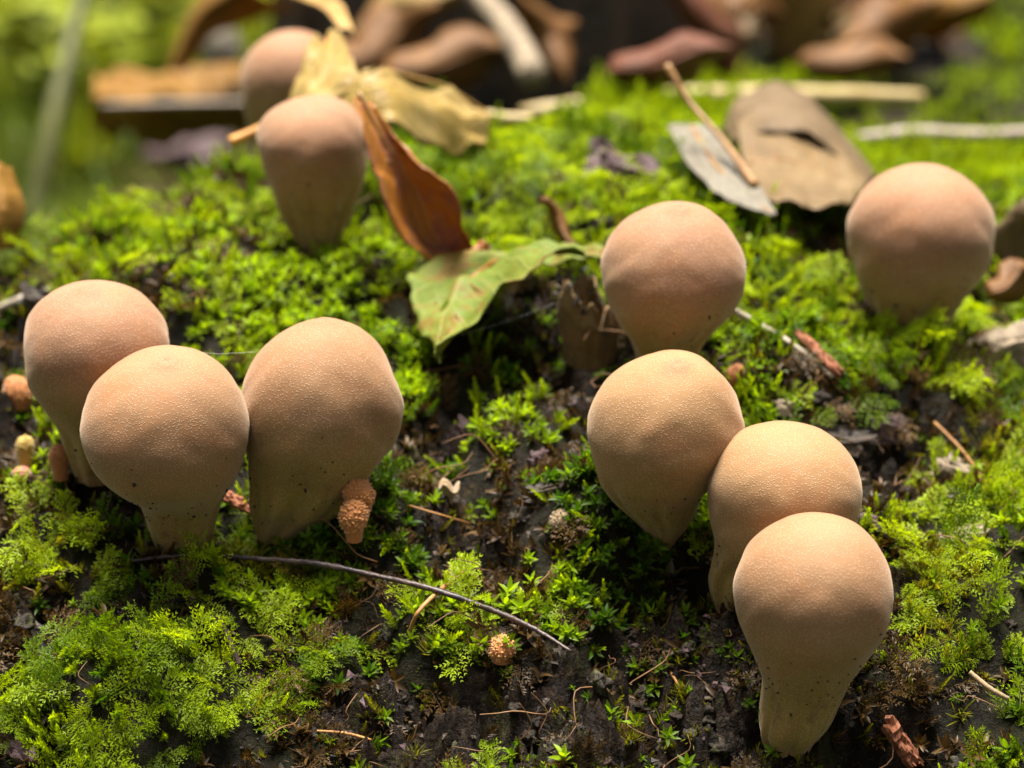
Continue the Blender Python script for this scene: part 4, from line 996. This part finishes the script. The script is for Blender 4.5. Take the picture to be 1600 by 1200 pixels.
x, y, z = sample(31000, lambda x, y: mo(x, y) * np.clip(0.30 + field(STAR_Z, x, y) - 0.5 * field(FEATH_Z, x, y) - .4 * field(OLIVE_Z, x, y) + 0.7 * fbm(x * 3, y * 3 + 8, 2), 0.02, 1))
nn = gnormal(x, y)
scatter('star_moss', 'green star shaped moss shoots covering the log', STARS, np.stack([x, y, z - 0.004], -1), tilt(nn, 0.28, 0.35), rng.uniform(0, 6.28, len(x)),
        rng.uniform(0.3, 0.78, len(x)), np.clip(0.5 + 2.0 * fbm(x * 6, y * 6, 2) + rng.normal(0, .12, len(x)), 0, 1), 'moss')
x, y, z = sample(17000, lambda x, y: mo(x, y) * np.clip(0.24 + field(FEATH_Z, x, y) + 0.8 * fbm(x * 3.3 + 9, y * 3.3, 2) - .3 * field(STAR_Z, x, y), 0.0, 1))
nn = gnormal(x, y)
scatter('feather_moss', 'bright green feathery moss fronds spread over the log', FRONDS, np.stack([x, y, z + 0.004], -1), tilt(nn, 0.5, 0.2), rng.uniform(0, 6.28, len(x)),
        rng.uniform(0.35, 0.85, len(x)), np.clip(0.5 + 2.0 * fbm(x * 6, y * 6, 2) + rng.normal(0, .12, len(x)), 0, 1), 'moss')
x, y, z = sample(26000, lambda x, y: mo(x, y) * np.clip(0.4 + sstep(5.2, 6, y) * 0.5 + 0.8 * fbm(x * 2.4 + 3, y * 2.4, 2) - .3 * field(OLIVE_Z, x, y), 0.03, 1), far=0.7)
nn = gnormal(x, y)
scatter('bushy_moss', 'bright yellow green bushy moss cushions covering the log', BUSH, np.stack([x, y, z - 0.01], -1), tilt(nn, 0.4, 0.3), rng.uniform(0, 6.28, len(x)),
        rng.uniform(0.5, 1.05, len(x)), np.clip(0.55 + 2.0 * fbm(x * 6 + 5, y * 6, 2) + rng.normal(0, .12, len(x)), 0, 1), 'moss')
x, y, z = sample(6000, lambda x, y: (0.3 + 0.7 * mo(x, y)) * np.clip(0.02 + field(OLIVE_Z, x, y) + 0.5 * fbm(x * 3.3 + 29, y * 3.3, 2), 0.0, 1), y1=6.2)
nn = gnormal(x, y)
scatter('olive_moss', 'olive yellow moss tufts scattered among the green moss', OLIVE, np.stack([x, y, z - 0.006], -1), tilt(nn, 0.45, 0.3), rng.uniform(0, 6.28, len(x)),
        rng.uniform(0.5, 1.0, len(x)), rng.uniform(0, 1, len(x)), 'moss')
x, y, z = sample(7000, lambda x, y: np.clip(0.55 * sstep(-0.3, 0.2, bare(x, y)) * (1 - sstep(0.35, 0.9, bare(x, y))) + 0.05, 0, 1), y1=6.2)
nn = gnormal(x, y)
scatter('dead_moss', 'dead brown moss stems at the edges of the green moss', DEAD, np.stack([x, y, z - 0.008], -1), tilt(nn, 0.5, 0.2), rng.uniform(0, 6.28, len(x)),
        rng.uniform(0.4, 0.95, len(x)), rng.uniform(0, 1, len(x)), 'moss')
x, y, z = sample(9000, lambda x, y: np.clip(0.12 + 0.6 * sstep(0.0, 0.4, bare(x, y)), 0, 1), y1=6.6)
nn = gnormal(x, y)
scatter('bark_litter', 'dark crumbs of bark and soil strewn over the log', CRUMBS, np.stack([x, y, z + 0.002], -1), tilt(nn, 0.4, 0.0), rng.uniform(0, 6.28, len(x)),
        np.minimum(1.5, rng.lognormal(-0.95, 0.55, len(x))), rng.uniform(0, 1, len(x)), 'litter')
x, y, z = sample(1800, lambda x, y: np.clip(0.05 + 0.9 * sstep(0.0, 0.35, bare(x, y)), 0, 1), y1=6.4)
nn = gnormal(x, y)
scatter('bark_clods', 'dark knobbly clods of rotten bark breaking up the log surface', CLODS, np.stack([x, y, z - 0.003], -1), tilt(nn, 0.3, 0.0), rng.uniform(0, 6.28, len(x)),
        np.clip(rng.lognormal(-1.2, 0.5, len(x)), 0.12, 0.9), rng.uniform(0, 1, len(x)), 'litter')
x, y, z = sample(600, lambda x, y: np.clip(0.1 + 0.5 * sstep(-0.2, 0.3, bare(x, y)), 0, 1), y1=6.0)
nn = gnormal(x, y)
scatter('root_fibres', 'fine orange brown root fibres tangled in the moss', FIBRES, np.stack([x, y, z + 0.012], -1), tilt(nn, 0.3, 0.0), rng.uniform(0, 6.28, len(x)),
        rng.uniform(0.5, 1.3, len(x)), rng.uniform(0, 1, len(x)), 'fibres')
x, y, z = sample(9000, lambda x, y: 0.95 * sstep(0.1, 0.4, bare(x, y)) * sstep(-0.1, 0.15, fbm(x * 9 + 70, y * 9, 3)), y1=5.6)
nn = gnormal(x, y)
scatter('bark_moss', 'short green and olive moss film on the bare bark', OLIVE + STARS[:2], np.stack([x, y, z - 0.012], -1), tilt(nn, 0.45, 0.1), rng.uniform(0, 6.28, len(x)),
        rng.uniform(0.2, 0.65, len(x)), rng.uniform(0, 0.5, len(x)), 'moss')
# far lumps of moss
x, y, z = sample(6000, lambda x, y: mo(x, y) * np.clip(0.5 + 1.2 * fbm(x * 1.8 + 3, y * 1.8, 2), 0.02, 1), y0=6.9, far=1.0)
nn = gnormal(x, y)
scatter('cushion_moss', 'blurred bright moss cushions on the far part of the log', BUSH, np.stack([x, y, z], -1), tilt(nn, 0.4, 0.3), rng.uniform(0, 6.28, len(x)),
        rng.uniform(0.9, 1.7, len(x)), np.clip(0.85 + fbm(x * 2 + 5, y * 2, 2) + rng.normal(0, .1, len(x)), 0, 1), 'moss')
# moss and crumbs crowding the stem feet
xs_, ys_ = [], []
for cx, cy, r in STEMS:
    k = int(14 + r * 500); a = rng.uniform(0, 6.28, k); q = r * rng.uniform(1.0, 1.5, k); xs_.append(cx + q * np.cos(a)); ys_.append(cy + q * np.sin(a))
x, y = np.concatenate(xs_), np.concatenate(ys_); z = ground_h(x, y); nn = gnormal(x, y)
scatter('stem_foot_moss', 'small moss shoots and dead stems crowding the puffball feet', STARS[:3] + OLIVE + DEAD, np.stack([x, y, z - 0.006], -1), tilt(nn, 0.4, 0.3), rng.uniform(0, 6.28, len(x)),
        rng.uniform(0.3, 0.8, len(x)), rng.uniform(0, 0.6, len(x)), 'moss')
# forest floor grass
n = 5000; y = rng.uniform(7, 24, n); x = rng.uniform(-1, 1, n) * (y * 0.28 + 1)
k = fbm(x * 0.5, y * 0.5 + 6, 3) > -0.12; x, y = x[k], y[k]; z = np.minimum(FLOOR_Z + 0.12, FLOOR_Z + 0.25 * fbm(x * 0.5, y * 0.5, 3)) - 0.02
scatter('grass', 'blurred green grass on the forest floor behind the log', GRASS, np.stack([x, y, z], -1), np.array([0, 0, 1.0]) + rng.normal(0, .1, (len(x), 3)), rng.uniform(0, 6.28, len(x)),
        rng.uniform(0.5, 1.1, len(x)), np.clip(0.1 + 0.9 * sstep(14, 17, y) + rng.normal(0, .15, len(x)), 0, 1), 'grass')

# herbs on the forest floor, bright and blurred at the back -------------------------------
def herb(label, px, py, Y, s, nl, seed):
    r_ = np.random.default_rng(seed); top = P(px, py, Y); B = np.array([top[0], top[1], FLOOR_Z - 0.02])
    root = empty('forest_herb', B); tag(root, label, 'plant')
    V, F = tube_geo([B, (B + top) / 2 + [0.03, 0, 0], top], [0.03, 0.015], 12, 6); link('stem', make_mesh('stem', V, F), M_L_HERB, root)
    for i in range(nl):
        c = top + r_.normal(0, 1, 3) * [s, s * 0.5, s * 0.45]; L = r_.uniform(0.25, 0.42); a = r_.uniform(0, 6.28)
        V, F = blade_geo(L, L * 0.55, r_.uniform(-.5, 0), 0.25, 6); V = roty(V, r_.uniform(-.1, .6)); V = rotz(V, a) + c
        o = link('leaf', make_mesh('leaf', V, F), M_L_HERB, root); o.modifiers.new('s', 'SOLIDIFY').thickness = 0.006
        st, F = tube_geo([B + (top - B) * r_.uniform(0.6, 1), c], [0.007, 0.005], 6, 5); link('leaf_stalk', make_mesh('leaf_stalk', st, F), M_L_HERB, o)
herb('yellow green leafy herb growing on the forest floor beyond the grass stalk', 60, 60, 13.5, 0.22, 26, 1)
herb('yellow green leafy herb between the grass stalk and the arching brown leaf', 235, 0, 14.0, 0.25, 22, 2)

# a tall feather moss sprig standing clear of the slope -------------------------------------
def sprig(label, px, py, h, lean, seed):
    B = G(px, py, 0.0); k = float(np.dot(B - CAM, FWD)) / FPX
    src = proto_frond(np.random.default_rng(seed), M_MOSS_SPRIG, h * k * 1.1)
    o = bpy.data.objects.new('moss_sprig', src.data); C.objects.link(o); o.location = B
    o.rotation_euler = (R(90), R(-78 + lean), 0); o.rotation_euler = (R(80), R(-75 + lean), 0)
    tag(o, label, 'moss')
M_MOSS_SPRIG = mat_simple('moss_sprig', (0.13, 0.24, 0.008), (0.22, 0.34, 0.02), 20, 0.4, 0)
sprig('fern like bright moss sprig standing upright on the bark slope', 1488, 848, 80, 0, 5)
sprig('small fern like moss sprig beside the two stubby granular buds', 598, 760, 40, 5, 6)
